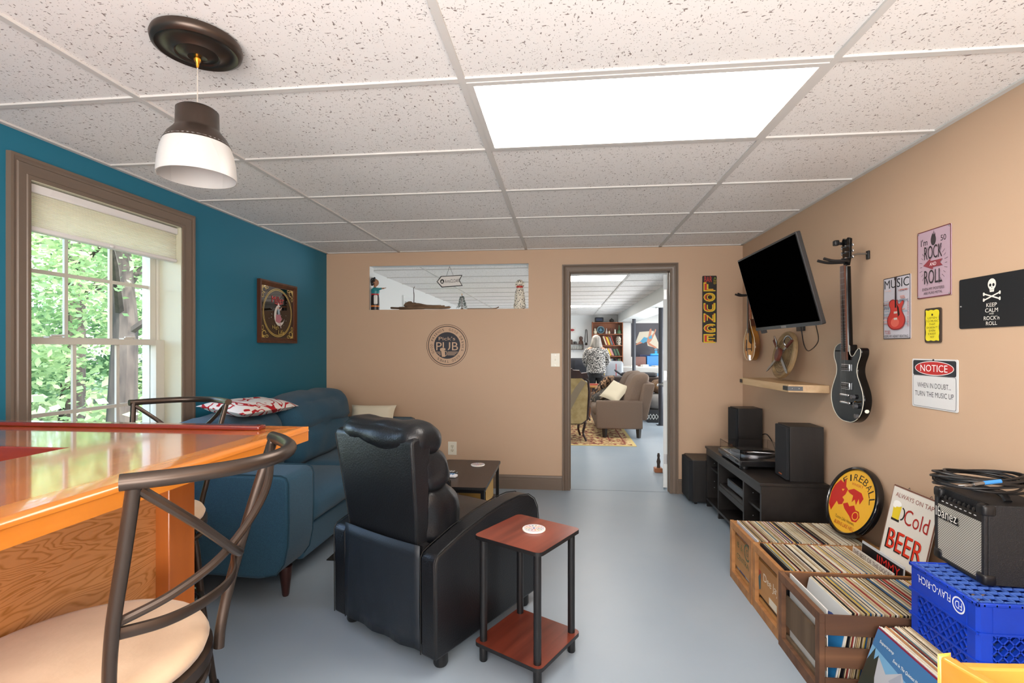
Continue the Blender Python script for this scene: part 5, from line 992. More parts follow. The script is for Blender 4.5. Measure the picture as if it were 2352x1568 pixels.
for k in range(40):
    x = r2.choice((-.058, .058)); y = r2.uniform(-.115, .085); it.append(('r', r2.choice(['#d9b4ae', '#b9bfc6', '#c98f86', '#9aa7b5']), x-.03+r2.uniform(-.005, .005), y, r2.uniform(.025, .055), .0045))
for b_, c_, x, y, w_, h_ in (('PARTY ALL NIGHT', '#a8524e', .055, .080, .07, .008), ('INSPIRES ME', '#33506b', .050, .030, .075, .013), ('BRINGS A', '#2b2f35', -.072, .018, .04, .008), ('TEAR TO', '#2b2f35', -.070, .008, .042, .008), ('MY EYE', '#2b2f35', -.070, -.002, .042, .008), ('SOUL', '#33506b', -.074, -.045, .03, .008), ('TOES', '#a8342f', -.060, -.117, .042, .018)): it.append(('t', c_, b_, x, y, w_, h_))
it += [('tr', '#a8342f', 'ROCKS MY WORLD', .086, -.035, .115, .010, -90), ('t', '#23272b', 'KEEPS MY HEART BEATING', 0, -.137, .176, .012),
   ('p', '#8c2a2c', [(.003+x*.40, -.107+y*.345) for x, y in outl]), ('p', '#c2423a', [(.003+x*.36, -.101+y*.32) for x, y in outl]), ('e', '#d9695a', -.005, -.07, .030, .022), ('p', '#2a1e1e', [(.008, .02), (.022, .0), (.030, -.035), (.018, -.045)]), ('r', '#c9c0b6', -.012, -.028, .024, .010), ('r', '#c9c0b6', -.012, -.058, .024, .010), ('p', '#2d2526', [(-.005, .0), (.007, .0), (.0055, .135), (-.004, .135)]), ('p', '#2d2526', [(-.008, .132), (.008, .132), (.009, .148), (-.009, .148)])]
plaque('metal_sign', 'white MUSIC poster sign with a red guitar, left of the other wall signs', onR(XS, 2.563, 1.508), .194, .300, .004, '#bfbcc4', it, rim='#3b3436')
it = [('p', '#dfd02a', [(.040*cos(R(a))*(1+.04*sin(R(a*22)))*1.0, .066*sin(R(a))*1.0) for a in range(0, 360, 6)])]; it = [('p', '#dfd02a', [(max(-.039, min(.039, .056*cos(R(a))))+.0015*sin(R(a*13)), max(-.066, min(.066, .09*sin(R(a))))+.0015*cos(R(a*11))) for a in range(0, 360, 5)])]
for k, w_ in enumerate(('I', 'LISTEN', 'TO MUSIC', 'THAT', "DOESN'T", 'EVEN', 'EXIST', 'YET')): it.append(('t', '#2a2712', w_, 0, .046-k*.0138, .009*len(w_)+(.0 if k else .0), .0085))
plaque('small_sign', 'small yellow sign with dark edge between the other wall signs', onR(XS, 2.325, 1.412), .094, .150, .010, '#3a3028', it, th=.006)
SK = '#e6e2da'; it = [('e', SK, .005, .063, .018, .021), ('p', SK, [(-.006, .052), (.016, .052), (.014, .034), (-.004, .034)]), ('e', '#1c1e21', -.002, .060, .005, .006), ('e', '#1c1e21', .012, .060, .005, .006), ('p', '#1c1e21', [(.003, .053), (.007, .053), (.005, .047)]), ('l', '#1c1e21', [(-.003, .041), (.013, .041)], .001), ('l', SK, [(-.028, .029), (.038, .006)], .005), ('l', SK, [(-.028, .006), (.038, .029)], .005)]
it += [('e', SK, x, y, .004, .004) for x in (-.030, .040) for y in (.031, .026, .009, .004)]
for b_, y, w_, h_ in (('KEEP', -.014, .046, .014), ('CALM', -.034, .056, .015), ('AND', -.047, .020, .006), ("ROCK'n", -.063, .068, .015), ('ROLL', -.083, .048, .014)): it.append(('t', SK, b_, .005, y, w_, h_))
it = [(i[0], i[1], *[q for q in i[2:]]) for i in it]
t = plaque('metal_sign', 'wide black KEEP CALM AND ROCK N ROLL sign with skull at the right edge', onR(XS, 2.033, 1.489), .300, .197, .008, '#1c1e21', it, holes=((-.14, -.01), (.14, -.005)))
t = plaque('notice_sign', 'white NOTICE sign with red oval, lowest sign on the right wall', onR(XS, 2.322, 1.158), .266, .216, .008, '#d4d4d4', [('p', '#262c33', rrect(.250, .066, .008, cy=.069)), ('e', '#e6e4e2', 0, .068, .114, .031), ('e', '#b82a2a', 0, .068, .110, .028), ('t', '#f2efec', 'NOTICE', 0, .068, .158, .030), ('p', '#3a4048', rrect(.250, .138, .010, cy=-.034)), ('p', '#d4d4d4', rrect(.247, .135, .009, cy=-.034)), ('t', '#2b3038', 'WHEN IN DOUBT...', 0, -.008, .195, .022), ('t', '#2b3038', 'TURN THE MUSIC UP', 0, -.046, .225, .022)])
obj('hanging_pin', M().ball((0, .104, .004), .004, 8, 6), M_satin, t)
# ------------------------------------------------ honey wood chair at the lower right
t = thing('wooden_chair', 'honey wooden chair with curved bent backrest at the lower right corner', 'chair', (.80, .60, 0), 0); hw_ = wood('honey_beech', '#d99a3f', '#c07f2a', .3, 0, 8, .8, coat=.4); T = Tl(-.80, -.60, 0)
obj('seat', M().soft(-.21, .21, -.22, .20, .425, .462, .015, 10), hw_, t, smooth=50)
def ribbon(mb, pts, z0, z1, th):
    P = [Vector(p[:2]) for p in bez([(x, y, 0) for x, y in pts], 6)]; n = len(P); v = []; fs = []
    for i in range(n):
        d = (P[min(i+1, n-1)]-P[max(i-1, 0)]).normalized(); q = Vector((-d.y, d.x))*th/2
        for w, z in ((q, z0), (q, z1), (-q, z1), (-q, z0)): v.append((P[i].x+w.x, P[i].y+w.y, z))
    for i in range(n-1):
        for k in range(4): fs.append((4*i+k, 4*i+(k+1) % 4, 4*i+4+(k+1) % 4, 4*i+4+k))
    fs += [(0, 1, 2, 3), (4*n-1, 4*n-2, 4*n-3, 4*n-4)]; return mb.add(v, fs)
obj('back_rail', ribbon(M().at(T), [(.585, .800), (.64, .803), (.75, .812), (.86, .812), (.97, .80), (1.02, .79)], .72, .843, .016), hw_, t, bevel=.003)
obj('side_rail', ribbon(M().at(T), [(.566, .806), (.573, .780), (.588, .740), (.612, .690), (.632, .62)], .70, .852, .017), hw_, t, bevel=.003)
obj('side_rail', ribbon(M().at(T), [(1.034, .806), (1.027, .780), (1.012, .740), (.988, .690), (.968, .62)], .70, .852, .017), hw_, t, bevel=.003)
for x, y in ((.60, .79), (1.0, .79), (.635, .43), (.965, .43)): obj('leg', M().at(T).tube([(x, y, 0), (x, y, .43)], [.013, .018], 12), hw_, t)
for x in (.60, 1.0): obj('back_post', M().at(T).tube([(x, .79, .43), (x, .795, .73)], .013, 12), hw_, t)
for x in (.70, .80, .90): obj('spindle', M().at(T).tube([(x, .77, .45), (x, .808, .73)], .008, 10), hw_, t)
# ================================================ the room beyond
def far_rug():
    m = mat('persian_rug', '#cdb888', .95); n = m.node_tree; b = n.nodes['Principled BSDF']; L = n.links.new; tc = n.nodes.new('ShaderNodeTexCoord'); vo = n.nodes.new('ShaderNodeTexVoronoi'); vo.inputs['Scale'].default_value = 11; vo.feature = 'F1'
    nz = n.nodes.new('ShaderNodeTexNoise'); nz.inputs['Scale'].default_value = 16; nz.inputs['Detail'].default_value = 4; rp = n.nodes.new('ShaderNodeValToRGB'); e = rp.color_ramp.elements
    e[0].position = .36; e[0].color = lin('#5b3a2c'); e[1].position = .60; e[1].color = lin('#cdb888'); q = e.new(.46); q.color = lin('#9a4f3c'); q = e.new(.52); q.color = lin('#c9b27e'); L(tc.outputs['Object'], nz.inputs[0]); L(nz.outputs[0], rp.inputs[0]); L(rp.outputs[0], b.inputs['Base Color']); return m
t = tag(obj('area_rug', M().box(-1.35, .975, 6.80, 9.9, 0, .006), C('#c9b276', .95)), 'cream and red patterned rug on the far room floor', 'rug')
obj('field', M().box(-1.30, .925, 6.85, 9.85, .006, .0075), far_rug(), t, smooth=0); mb = M()
for a, b_, c_, d_ in ((-1.22, .845, 6.93, 6.95), (-1.22, .845, 7.14, 7.16), (.825, .845, 6.93, 9.77), (.64, .66, 7.14, 9.6)): mb.box(a, b_, c_, d_, .0075, .009)
obj('border_lines', mb, C('#8f4a3a', .95), t, smooth=0)
# loveseat
M_lv = mat('taupe_loveseat_fabric', '#7d6a5c', .9, vary=(200, '#6b594d', one), bump=(300, .4, one))
t = thing('loveseat', 'taupe fabric loveseat with its arm toward the doorway', 'sofa', (.80, 8.1, .0078)); T = Tl(-.80, -8.1, 0)
for y0, y1 in ((7.35, 7.50), (8.75, 8.90)): a = obj('arm', M().at(T).box(.475, 1.14, y0, y1, .135, .54), M_lv, t, bevel=.02, seg=3)
obj('piping', M().at(T).tube([(.49, 7.356, .14), (.488, 7.356, .52), (.50, 7.356, .533), (1.12, 7.356, .533), (1.132, 7.356, .52), (1.132, 7.356, .14)], .004, 6), C('#5f4f44', .9), a)
obj('base', M().at(T).box(.47, 1.13, 7.50, 8.75, .14, .32), M_lv, t, bevel=.015)
obj('back', M().at(T).soft(1.08, 1.26, 7.40, 8.86, .25, .80, .04, 10, f=lambda w: Vector((w.x+.22*(w.z-.45), w.y, w.z))), M_lv, t, smooth=50)
for y0, y1 in ((7.505, 8.12), (8.13, 8.745)):
    obj('seat_cushion', M().at(T).soft(.44, 1.08, y0, y1, .31, .465, .05, 10, (.02, 0, .02)), M_lv, t, smooth=60)
    obj('back_cushion', M().at(T).soft(.88, 1.12, y0-.02, y1, .44, .92, .07, 12, (.05, .01, .02), .012, 6, lambda w: Vector((w.x+.34*(w.z-.44), w.y, w.z))), M_lv, t, smooth=60)
for x in (.60, 1.09):
    for y in (7.42, 8.82): obj('foot', M().at(T).loft([(x, y, 0, .03, .03), (x, y, .14, .042, .042)], 4), C('#2c2724', .5), t)
def tp(label, loc, rot, w, d, th, m):
    t = thing('throw_pillow', label, 'pillow', loc); mb = M(); mb.T = rot; pillow(mb, w, d, th); obj('cover', mb, m, t, smooth=60)
tp('cream throw pillow leaning on the near loveseat cushion', (.78, 7.70, .66), rot3(R(20), R(-42), R(30)), .36, .36, .11, mat('cream_cotton'))
tp('brown floral throw pillow on the loveseat', (.66, 8.42, .70), rot3(0, R(-48), R(-15)), .44, .46, .14, mat('brown_floral', '#b08c6c', .8, vary=(22, '#2a1c18', one), ramp=(.47, .53)))
tp('black throw pillow with tan lattice under the floral one', (.62, 8.06, .58), rot3(0, R(-30), R(10)), .40, .42, .12, mat('black_lattice', '#2a2724', .8, vary=(10, '#6e5f4e', one), ramp=(.4, .44)))
# caned chair on the left edge of the doorway
def oldchair(loc, rz, label, big):
    t = thing('upholstered_chair', label, 'chair', loc, rz); dk = wood('dark_carved_wood', '#3a2019', '#24120e', .35, 2, 14, 1)
    gold = mat('gold_damask', '#b8a070', .7, vary=(14, '#a38a58', one)); w = .26 if big else .22; hb = 1.02 if big else .93
    ol_ = [(-w, .36), (-w*1.02, .5), (-w*1.05, .75), (-w*.98, hb-.12), (-w*.6, hb-.05), (0, hb-.03), (w*.6, hb-.05), (w*.98, hb-.12), (w*1.05, .75), (w*1.02, .5), (w, .36), (w*.7, .30), (-w*.7, .30)]
    Tb = Matrix.Rotation(R(-8), 4, 'X') @ fr((0, .24, 0), (1, 0, 0), (0, 0, 1))
    obj('back_panel', M().at(Tb).prism([(x*.93, .33+(y-.33)*.97) for x, y in ol_], -.02, .02), gold, t, smooth=0)
    obj('back_frame', M().at(Tb).tube([(x, y, 0) for x, y in ol_], .016, 8, True), dk, t)
    obj('carved_crest', M().at(Tb).prism([(-w, hb-.08), (-w*.9, hb), (-w*.6, hb-.01), (-w*.5, hb+.03), (-.04, hb+.035), (-.03, hb+.055), (.03, hb+.055), (.04, hb+.035), (w*.5, hb+.03), (w*.6, hb-.01), (w*.9, hb), (w, hb-.08)], -.022, .022), dk, t, smooth=0, bevel=.004)
    printing('floral_band', t, Tb @ Tl(0, 0, -.0225) @ Matrix.Rotation(PI, 4, 'Y'), [('p', '#8f7e66', [(-w*.85, .42), (-w*.2, .58), (w*.3, .82), (w*.6, hb-.10), (w*.85, hb-.14), (w*.5, .72), (0, .46), (-w*.5, .36)])], step=.0) if big else None
    obj('seat', M().soft(-.25, .25, -.24, .24, .38, .47, .04, 10, (0, 0, .02)), gold, t, smooth=50); obj('seat_rail', M().box(-.25, .25, -.24, .24, .34, .39), dk, t, bevel=.006)
    for sx in (-1, 1):
        for sy in (-1, 1): obj('leg', M().tube(bez([(sx*.22, sy*.21, .35), (sx*.235, sy*.225, .25), (sx*.215, sy*.205, .12), (sx*.25, sy*.25, .012)]), [.024]*14+[.018]*14+[.015]*15, 10), dk, t)
    return t
oldchair((.03, 7.22, .012), PI+R(8), 'antique gold upholstered chair with carved crest at the left edge of the doorway', True)
oldchair((.20, 9.25, .012), R(95), 'antique gold upholstered chair facing the loveseat, deeper in the far room', False)
# stool beside the person
t = thing('wooden_stool', 'small wooden stool with tan round seat near the far person', 'stool', (.60, 9.72, .0095)); obj('seat', M().lathe([(0, .56), (.17, .56), (.18, .575), (.17, .595), (0, .60)], 28), C('#b98a4c', .5), t)
for k in range(4): a = PI/4+k*PI/2; obj('leg', M().tube([(.10*cos(a), .10*sin(a), .56), (.15*cos(a), .15*sin(a), 0)], .014, 8), C('#7a4c28', .5), t)
t = tag(obj('paperback', M().box(-.08, .08, -.05, .05, 0, .03), C('#b4574a', .5)), 'small reddish book lying on the wooden stool', 'book'); t.location = (.58, 9.70, .6105)
# posts
for (x, y, lb) in ((1.66, 8.75, 'dark grey steel post nearer the doorway, under the beam'), (1.64, 11.9, 'dark grey steel post farther back, under the beam')):
    t = thing('steel_post', lb, 'post', (x, y, 0)); pm = mat('dark_grey_post_paint', '#2f323b', .4); obj('column', M().lathe([(.042, .008), (.042, ZC-.224)], 24), pm, t); obj('base_plate', M().cb((0, 0, .004), (.14, .14, .008)), pm, t); obj('cap_plate', M().cb((0, 0, ZC-.220), (.16, .16, .008)), C('#cfd0ce', .5), t)
# long desk and what lies on it
t = thing('long_desk', 'long dark wood desk crossing the far room behind the loveseat', 'desk', (1.3, 10.15, 0)); obj('desktop', M().box(-.52, .62, -.30, .30, .725, .76), M_espresso, t, bevel=.003); obj('apron', M().box(-.48, .50, -.27, -.25, .66, .725), M_espresso, t, smooth=0)
for x in (-.47, .50):
    for y in (-.25, .25): obj('leg', M().cb((x, y, .3625), (.05, .05, .725)), M_espresso, t)
t = thing('desk_organizer', 'blue plastic folder standing under the long desk', 'folder', (1.10, 10.0, 0)); obj('folder', M().box(-.04, .04, -.12, .12, 0, .62), C('#4564a8', .5), t, bevel=.003)
t = thing('keyboard_case', 'black padded instrument case lying on the long desk', 'case', (1.48, 10.02, .762)); obj('case_body', M().soft(-.34, .34, -.09, .09, 0, .085, .03, 10, (0, 0, .006)), C('#23252a', .6), t, smooth=50); obj('neck_end', M().soft(-.48, -.30, -.045, .045, .01, .055, .02, 8, f=lambda w: Vector((w.x, w.y, w.z+max(0, -.34-w.x)*.7))), C('#303238', .6), t, smooth=50)
# person seen from behind
def skin_obj(name, verts, edges, radii, m, parent, sub=2):
    me = bpy.data.meshes.new(name); me.from_pydata(verts, edges, []); me.materials.append(m); o = bpy.data.objects.new(name, me); COL.objects.link(o); o.parent = parent
    k = o.modifiers.new('skin', 'SKIN'); k.use_smooth_shade = True; lay = me.skin_vertices[0] if me.skin_vertices else None
    if lay is None:
        bm_ = __import__('bmesh').new(); bm_.from_mesh(me); bm_.verts.layers.skin.verify(); bm_.to_mesh(me); bm_.free(); lay = me.skin_vertices[0]
    for i, r_ in enumerate(radii): lay.data[i].radius = r_ if isinstance(r_, tuple) else (r_, r_)
    lay.data[0].use_root = True; s_ = o.modifiers.new('sub', 'SUBSURF'); s_.levels = s_.render_levels = sub; return o
PX, PY = .69, 10.75
t = thing('person', 'person with grey bob hair in a black and white patterned jacket, seen from behind', 'person', (PX, PY, 0)); skm = mat('skin', '#c99a80', .5, spec=.3)
V_ = [(0, 0, .86), (0, .01, 1.02), (0, 0, 1.20), (0, -.01, 1.32), (0, .0, 1.39), (0, .02, 1.45),
      (-.09, 0, .80), (-.10, .01, .46), (-.10, -.02, .09), (-.10, .11, .035), (.09, 0, .80), (.10, .01, .46), (.10, -.02, .09), (.10, .11, .035),
      (-.17, 0, 1.29), (-.21, .02, 1.06), (-.17, .20, .95), (.17, 0, 1.29), (.21, .02, 1.06), (.17, .20, .95)]
E_ = [(0, 1), (1, 2), (2, 3), (3, 4), (4, 5), (0, 6), (6, 7), (7, 8), (8, 9), (0, 10), (10, 11), (11, 12), (12, 13), (3, 14), (14, 15), (15, 16), (3, 17), (17, 18), (18, 19)]
RR_ = [(.135, .10), (.12, .095), (.145, .10), (.10, .075), .05, .048, .085, .058, .038, .03, .085, .058, .038, .03, .055, .042, .028, .055, .042, .028]
for s in (-1, 1):
    wi = 16 if s < 0 else 19; b0 = len(V_); V_.append((s*.16, .25, .935)); E_.append((wi, b0)); RR_.append((.030, .014))
    for f_, (dx, ln) in enumerate(((-.026, .062), (-.009, .072), (.009, .068), (.025, .054))):
        i0 = len(V_); V_ += [(s*.16+dx, .285, .932), (s*.16+dx*1.15, .285+ln*.55, .922), (s*.16+dx*1.2, .285+ln, .900)]; E_ += [(b0, i0), (i0, i0+1), (i0+1, i0+2)]; RR_ += [.009, .008, .007]
    i0 = len(V_); V_ += [(s*.16-s*.035, .265, .925), (s*.16-s*.052, .30, .912)]; E_ += [(b0, i0), (i0, i0+1)]; RR_ += [.011, .009]
skin_obj('body', V_, E_, RR_, skm, t)
obj('head', M().loft([(0, .045, 1.40, .03, .035), (0, .04, 1.43, .052, .062), (0, .03, 1.48, .068, .082), (0, .025, 1.52, .073, .09), (0, .02, 1.56, .066, .082), (0, .015, 1.59, .035, .045), (0, .01, 1.60, .004, .004)], 20).loft([(0, .118, 1.455, .008, .008), (0, .128, 1.465, .014, .016), (0, .115, 1.50, .008, .010)], 8).ball((-.076, .02, 1.49), (.008, .018, .028), 8, 6).ball((.076, .02, 1.49), (.008, .018, .028), 8, 6), skm, t, smooth=60)
obj('mouth', M().tube([(-.022, .103, 1.435), (0, .111, 1.433), (.022, .103, 1.435)], .004, 6), C('#a35a52', .5), t); obj('eye', M().ball((-.028, .103, 1.505), .011, 8, 6), C('#e9e6e0', .3), t); obj('eye', M().ball((.028, .103, 1.505), .011, 8, 6), C('#e9e6e0', .3), t)
mb = M().loft([(0, -.005, 1.335, .125, .075), (0, -.01, 1.36, .132, .088), (0, -.008, 1.42, .118, .092), (0, -.002, 1.48, .102, .094), (0, .002, 1.54, .092, .094), (0, .008, 1.585, .068, .078), (0, .01, 1.608, .034, .04), (0, .01, 1.614, .004, .004)], 28)
for i_, p in enumerate(mb.v): a = math.atan2(p.y, p.x); p.x *= 1+.025*sin(a*17+p.z*9); p.y = (p.y if p.y < .02 else .02+(p.y-.02)*.45)*(1+.02*sin(a*13))
obj('hair', mb, mat('silver_hair', '#aaa49c', .5, vary=(60, '#757069', (1, 1, .06))), t, smooth=60)
jm = mat('black_white_print', '#c9c6c1', .8, vary=(62, '#17171a', one), ramp=(.50, .53))
mb = M().loft([(0, .0, .80, .205, .15), (0, .005, .84, .21, .15), (0, .005, .98, .195, .135), (0, .0, 1.12, .20, .14), (0, -.01, 1.22, .208, .142), (0, -.01, 1.29, .190, .125), (0, -.005, 1.335, .12, .09), (0, .0, 1.375, .065, .065)], 28)
obj('jacket', mb, jm, t, smooth=60)
for s in (-1, 1): obj('jacket_sleeve', M().tube(bez([(s*.165, -.005, 1.30), (s*.215, .0, 1.20), (s*.238, .015, 1.06), (s*.215, .10, .98), (s*.178, .19, .95)]), [.062]*14+[.062]*14+[.052]*14+[.046]*15, 14), jm, t, smooth=60)
tm = C('#121317', .7)
mb = M().loft([(0, 0, .70, .155, .12), (0, 0, .82, .165, .125), (0, .005, .90, .15, .11)], 22)
obj('trousers', mb, tm, t, smooth=60)
for s in (-1, 1):
    obj('trouser_leg', M().loft([(s*.10, -.02, .075, .062, .065), (s*.10, .0, .45, .075, .08), (s*.088, 0, .68, .092, .10), (s*.07, 0, .80, .085, .105)], 18), tm, t, smooth=60)
    obj('shoe', M().soft(s*.10-.045, s*.10+.045, -.07, .19, 0, .085, .035, 8), C('#1b1b1d', .5), t, smooth=60)
# bookcase
t = thing('bookcase', 'tall cherry wood bookcase against the far end wall', 'bookcase', (1.174, 13.72, 0)); bw = wood('cherry_bookcase', '#9a5a33', '#7a4224', .4, 2, 8, .8); A_, Z_ = .40, [.05, .30, .595, .818, 1.117, 1.405, 1.711, 2.025]
obj('side_panel', M().box(-A_-.012, -A_+.012, -.14, .14, 0, 2.04), bw, t, smooth=0); obj('side_panel', M().box(A_-.012, A_+.012, -.14, .14, 0, 2.04), bw, t, smooth=0); obj('back_board', M().box(-A_, A_, .125, .14, 0, 2.03), bw, t, smooth=0)
for z in Z_: obj('shelf_board', M().box(-A_+.012, A_-.012, -.135, .125, z-.016, z+.006), bw, t, smooth=0)
BC = [('#a33b2e', 'red'), ('#e3ded2', 'white'), ('#2d4f7c', 'blue'), ('#d9b83a', 'yellow'), ('#23252a', 'black'), ('#4b6e4c', 'green'), ('#8a5b3c', 'brown'), ('#c98f8a', 'pink'), ('#d6c7a5', 'cream'), ('#6d7a86', 'grey')]
bk = random.Random(5); ROWS = {1.405: ('on the second shelf from the top of the bookcase', .26, .62, .30), 1.117: ('on the middle shelf of the bookcase', .0, .77, .26), .818: ('on the lower middle shelf of the bookcase', .0, .77, .25), .595: ('on the shelf just above desk height in the bookcase', .0, .77, .23), .30: ('on the lowest visible shelf of the bookcase', 0, .5, .22)}
BM = {}
for z, (wh, xs, xe, hh) in ROWS.items():
    x = xs; lean_ = {1.405: -.35, 1.117: -.40, .818: .0, .595: .35, .30: 0}[z]
    while x < xe-.05-abs(math.sin(lean_))*hh*.95:
        w_ = bk.uniform(.022, .042); h_ = hh*bk.uniform(.78, .95); c_, cn = bk.choice(BC); le = lean_ if bk.random() < .85 or abs(lean_) > .1 else .12
        o = obj('book', M().box(0, w_, -.10, .04, 0, h_*cos(le)*.98), C(c_, .5), None, smooth=0); o.location = (1.174-A_+.014+x+(0 if le <= 0 else 0)+(abs(sin(le))*h_*.9 if le < 0 else 0), 13.72, z+.009); o.rotation_euler = (0, le, 0)
        if le < 0: o.location.z = z+.0085
        if le > 0: o.location.z = z+.0085+w_*sin(le)
        tag(o, '%s book %s' % (cn, wh), 'book', '%s books %s' % (cn, wh)); x += w_/cos(le)+.003
def small(name, label, cat, loc, prof, c, n=18, **k):
    t = tag(obj(name, M().lathe(prof, n), C(c, .4), None), label, cat); t.location = loc; return t
zt = 1.719
t = thing('decor_plate', 'round dark decorative plate standing on the bookcase top shelf', 'plate', (1.00, 13.70, zt+.003)); mb = M(); mb.T = fr((0, 0, .105), (1, 0, 0), (0, .2, 1)); mb.lathe([(0, 0), (.095, 0), (.103, .012), (.096, .012), (.07, .006), (0, .006)], 32); obj('plate_body', mb, C('#7f9a9c', .3), t); printing('plate_pattern', t, fr((0, -.008, .105), (1, 0, 0), (0, .2, 1)), [('e', '#1d2c38', 0, 0, .085, .085), ('p', '#5f8fa8', [(-.05, -.03), (0, .06), (.05, -.03), (.02, -.02), (.0, -.06), (-.02, -.02)]), ('ring', '#5f8fa8', 0, 0, .07, .07, .004)], z0=.004)
small('ceramic_figure', 'cream seated ceramic figure at the left end of the bookcase top shelf', 'figurine', (.845, 13.66, zt), [(0, 0), (.05, 0), (.055, .03), (.045, .08), (.025, .10), (.03, .12), (.028, .14), (0, .155)], '#d8cdb2')
small('glass_flask', 'small pinkish flask beside the plate on the bookcase', 'flask', (1.15, 13.66, zt), [(0, 0), (.028, 0), (.03, .05), (.012, .10), (.012, .15), (0, .15)], '#c3b3ae'); small('small_jug', 'small cream jug on the bookcase top shelf', 'jug', (1.225, 13.66, zt), [(0, 0), (.025, 0), (.028, .04), (.018, .07), (.02, .08), (0, .08)], '#d2c39f')
small('candle', 'brown candle left of its twin on the bookcase top shelf', 'candle', (1.265, 13.70, zt), [(0, 0), (.02, 0), (.016, .02), (.012, .16), (0, .16)], '#5a342a'); small('candle', 'brown candle right of its twin on the bookcase top shelf', 'candle', (1.31, 13.70, zt), [(0, 0), (.02, 0), (.016, .02), (.012, .155), (0, .155)], '#5a342a')
small('ceramic_bird', 'slim white ceramic figure before the green bottle', 'figurine', (1.38, 13.66, zt), [(0, 0), (.026, 0), (.022, .05), (.017, .09), (.02, .11), (0, .13)], '#e2dfd6'); small('green_bottle', 'green long-necked bottle at the right of the bookcase top shelf', 'bottle', (1.49, 13.68, zt), [(0, 0), (.06, 0), (.066, .03), (.055, .08), (.02, .12), (.015, .22), (.018, .235), (0, .235)], '#4f6a4a')
small('filled_jar', 'patterned jar beside the leaning books on the second shelf', 'jar', (1.475, 13.66, 1.4135), [(0, 0), (.065, 0), (.072, .02), (.072, .18), (.06, .20), (.06, .235), (0, .235)], '#5f5a4e'); _j = bpy.data.objects['filled_jar']; _j.data.materials[0] = mat('pebble_jar', '#cfc9ba', .3, vary=(45, '#3a2f28', one), ramp=(.46, .54))
t = thing('boombox', 'black boombox on top of the bookcase', 'radio', (.955, 13.68, 2.0415)); obj('case', M().soft(-.115, .115, -.05, .05, 0, .125, .02, 8), C('#1a1b20', .4), t, smooth=50); obj('front_panel', M().box(-.08, .08, -.054, -.049, .03, .10), C('#28334d', .4), t, smooth=0)
small('clay_teapot', 'dark rounded teapot on top of the bookcase at right', 'teapot', (1.29, 13.68, 2.0415), [(0, 0), (.05, 0), (.065, .03), (.058, .06), (.03, .08), (.01, .085), (.012, .10), (0, .105)], '#35332f')
# wall items left of bookcase
t = plaque('lips_picture', 'small picture of red lips on the far end wall', onB(.235, YE-.002, 1.835), .18, .15, .01, '#d8d4cf', [('p', '#a3161e', [(-.085, .0), (-.03, .035), (-.01, .025), (.01, .035), (.07, .0), (.02, -.03), (-.03, -.03)])], cat='picture')
t = thing('bead_necklace', 'long dark bead necklace hanging on the far end wall', 'necklace', (.615, YE-.01, 1.85)); obj('strand', M().tube([(-.018, 0, -.02), (0, 0, 0), (.018, 0, -.02), (.036, 0, -.34), (.0, 0, -.40), (-.036, 0, -.34)], .009, 6, True), C('#1f1a1a', .5), t); obj('pendant', M().ball((0, 0, -.405), (.038, .012, .035), 12, 8), C('#2a2422', .5), t)
t = thing('wall_shelf', 'small dark wall shelf with bottles and figures on the far end wall', 'shelf', (.34, YE-.07, 1.43)); obj('board', M().box(-.20, .20, -.06, .068, 0, .018), C('#3c2a22', .5), t, smooth=0); obj('lower_board', M().box(-.20, .20, -.06, .068, -.14, -.125), C('#3c2a22', .5), t, smooth=0); obj('end_panel', M().box(.185, .20, -.06, .068, -.125, 0), C('#3c2a22', .5), t, smooth=0)
for k in range(7): small('small_bottle', 'small pale bottle in a row under the far wall shelf', 'bottle', (.18+k*.048, YE-.07, 1.306), [(0, 0), (.014, 0), (.016, .05), (.007, .08), (.007, .10), (0, .10)], '#b9bab6', 10)['group'] = 'bottles under the far wall shelf'
small('carved_bust', 'brown carved bust on the far wall shelf, tallest there', 'figurine', (.47, YE-.07, 1.449), [(0, 0), (.065, 0), (.06, .06), (.035, .10), (.05, .15), (.045, .19), (0, .215)], '#4a2f24'); small('carved_figure', 'short brown carved figure at the left of the far wall shelf', 'figurine', (.215, YE-.07, 1.449), [(0, 0), (.03, 0), (.025, .06), (.03, .10), (0, .13)], '#4f3528'); small('carved_box', 'squat dark carved pot in the middle of the far wall shelf', 'pot', (.31, YE-.07, 1.449), [(0, 0), (.04, 0), (.042, .06), (0, .075)], '#2c2a2a')
# office chair, suitcase
t = thing('office_chair', 'black office chair left of the person', 'chair', (.33, 11.6, 0)); obj('backrest', M().soft(-.24, .24, -.06, .02, .58, 1.10, .05, 12, (0, .03, 0)), C('#1a1d24', .8), t, smooth=60); obj('seat', M().soft(-.24, .24, -.02, .44, .42, .50, .04, 8), C('#1a1d24', .8), t, smooth=60); obj('gas_column', M().tube([(0, .2, .06), (0, .2, .42)], .025, 10), M_satin, t); obj('jacket', M().soft(-.10, .25, -.10, -.055, .60, 1.07, .04, 10, (0, .02, 0), .02, 8), C('#23262e', .9), t, smooth=60)
for k in range(5): a = 2*PI*k/5; obj('base_spoke', M().tube([(0, .2, .08), (.26*cos(a), .2+.26*sin(a), .05)], .018, 8), M_satin, t); obj('caster', M().ball((.26*cos(a), .2+.26*sin(a), .028), .028, 10, 8), M_black, t)
t = thing('suitcase', 'silver grey hard suitcase standing right of the person', 'suitcase', (1.12, 11.35, 0)); obj('shell', M().soft(-.20, .20, -.13, .13, .04, 1.04, .06, 12), C('#8f959c', .35), t, smooth=50); obj('red_stripe', M().box(.03, .045, -.1325, -.128, .10, .98), C('#a8353a', .5), t, smooth=0)
for k in (-.15, .15): obj('wheel', M().ball((k, -.08, .021), .021, 10, 8), M_black, t); obj('wheel', M().ball((k, .08, .021), .021, 10, 8), M_black, t)
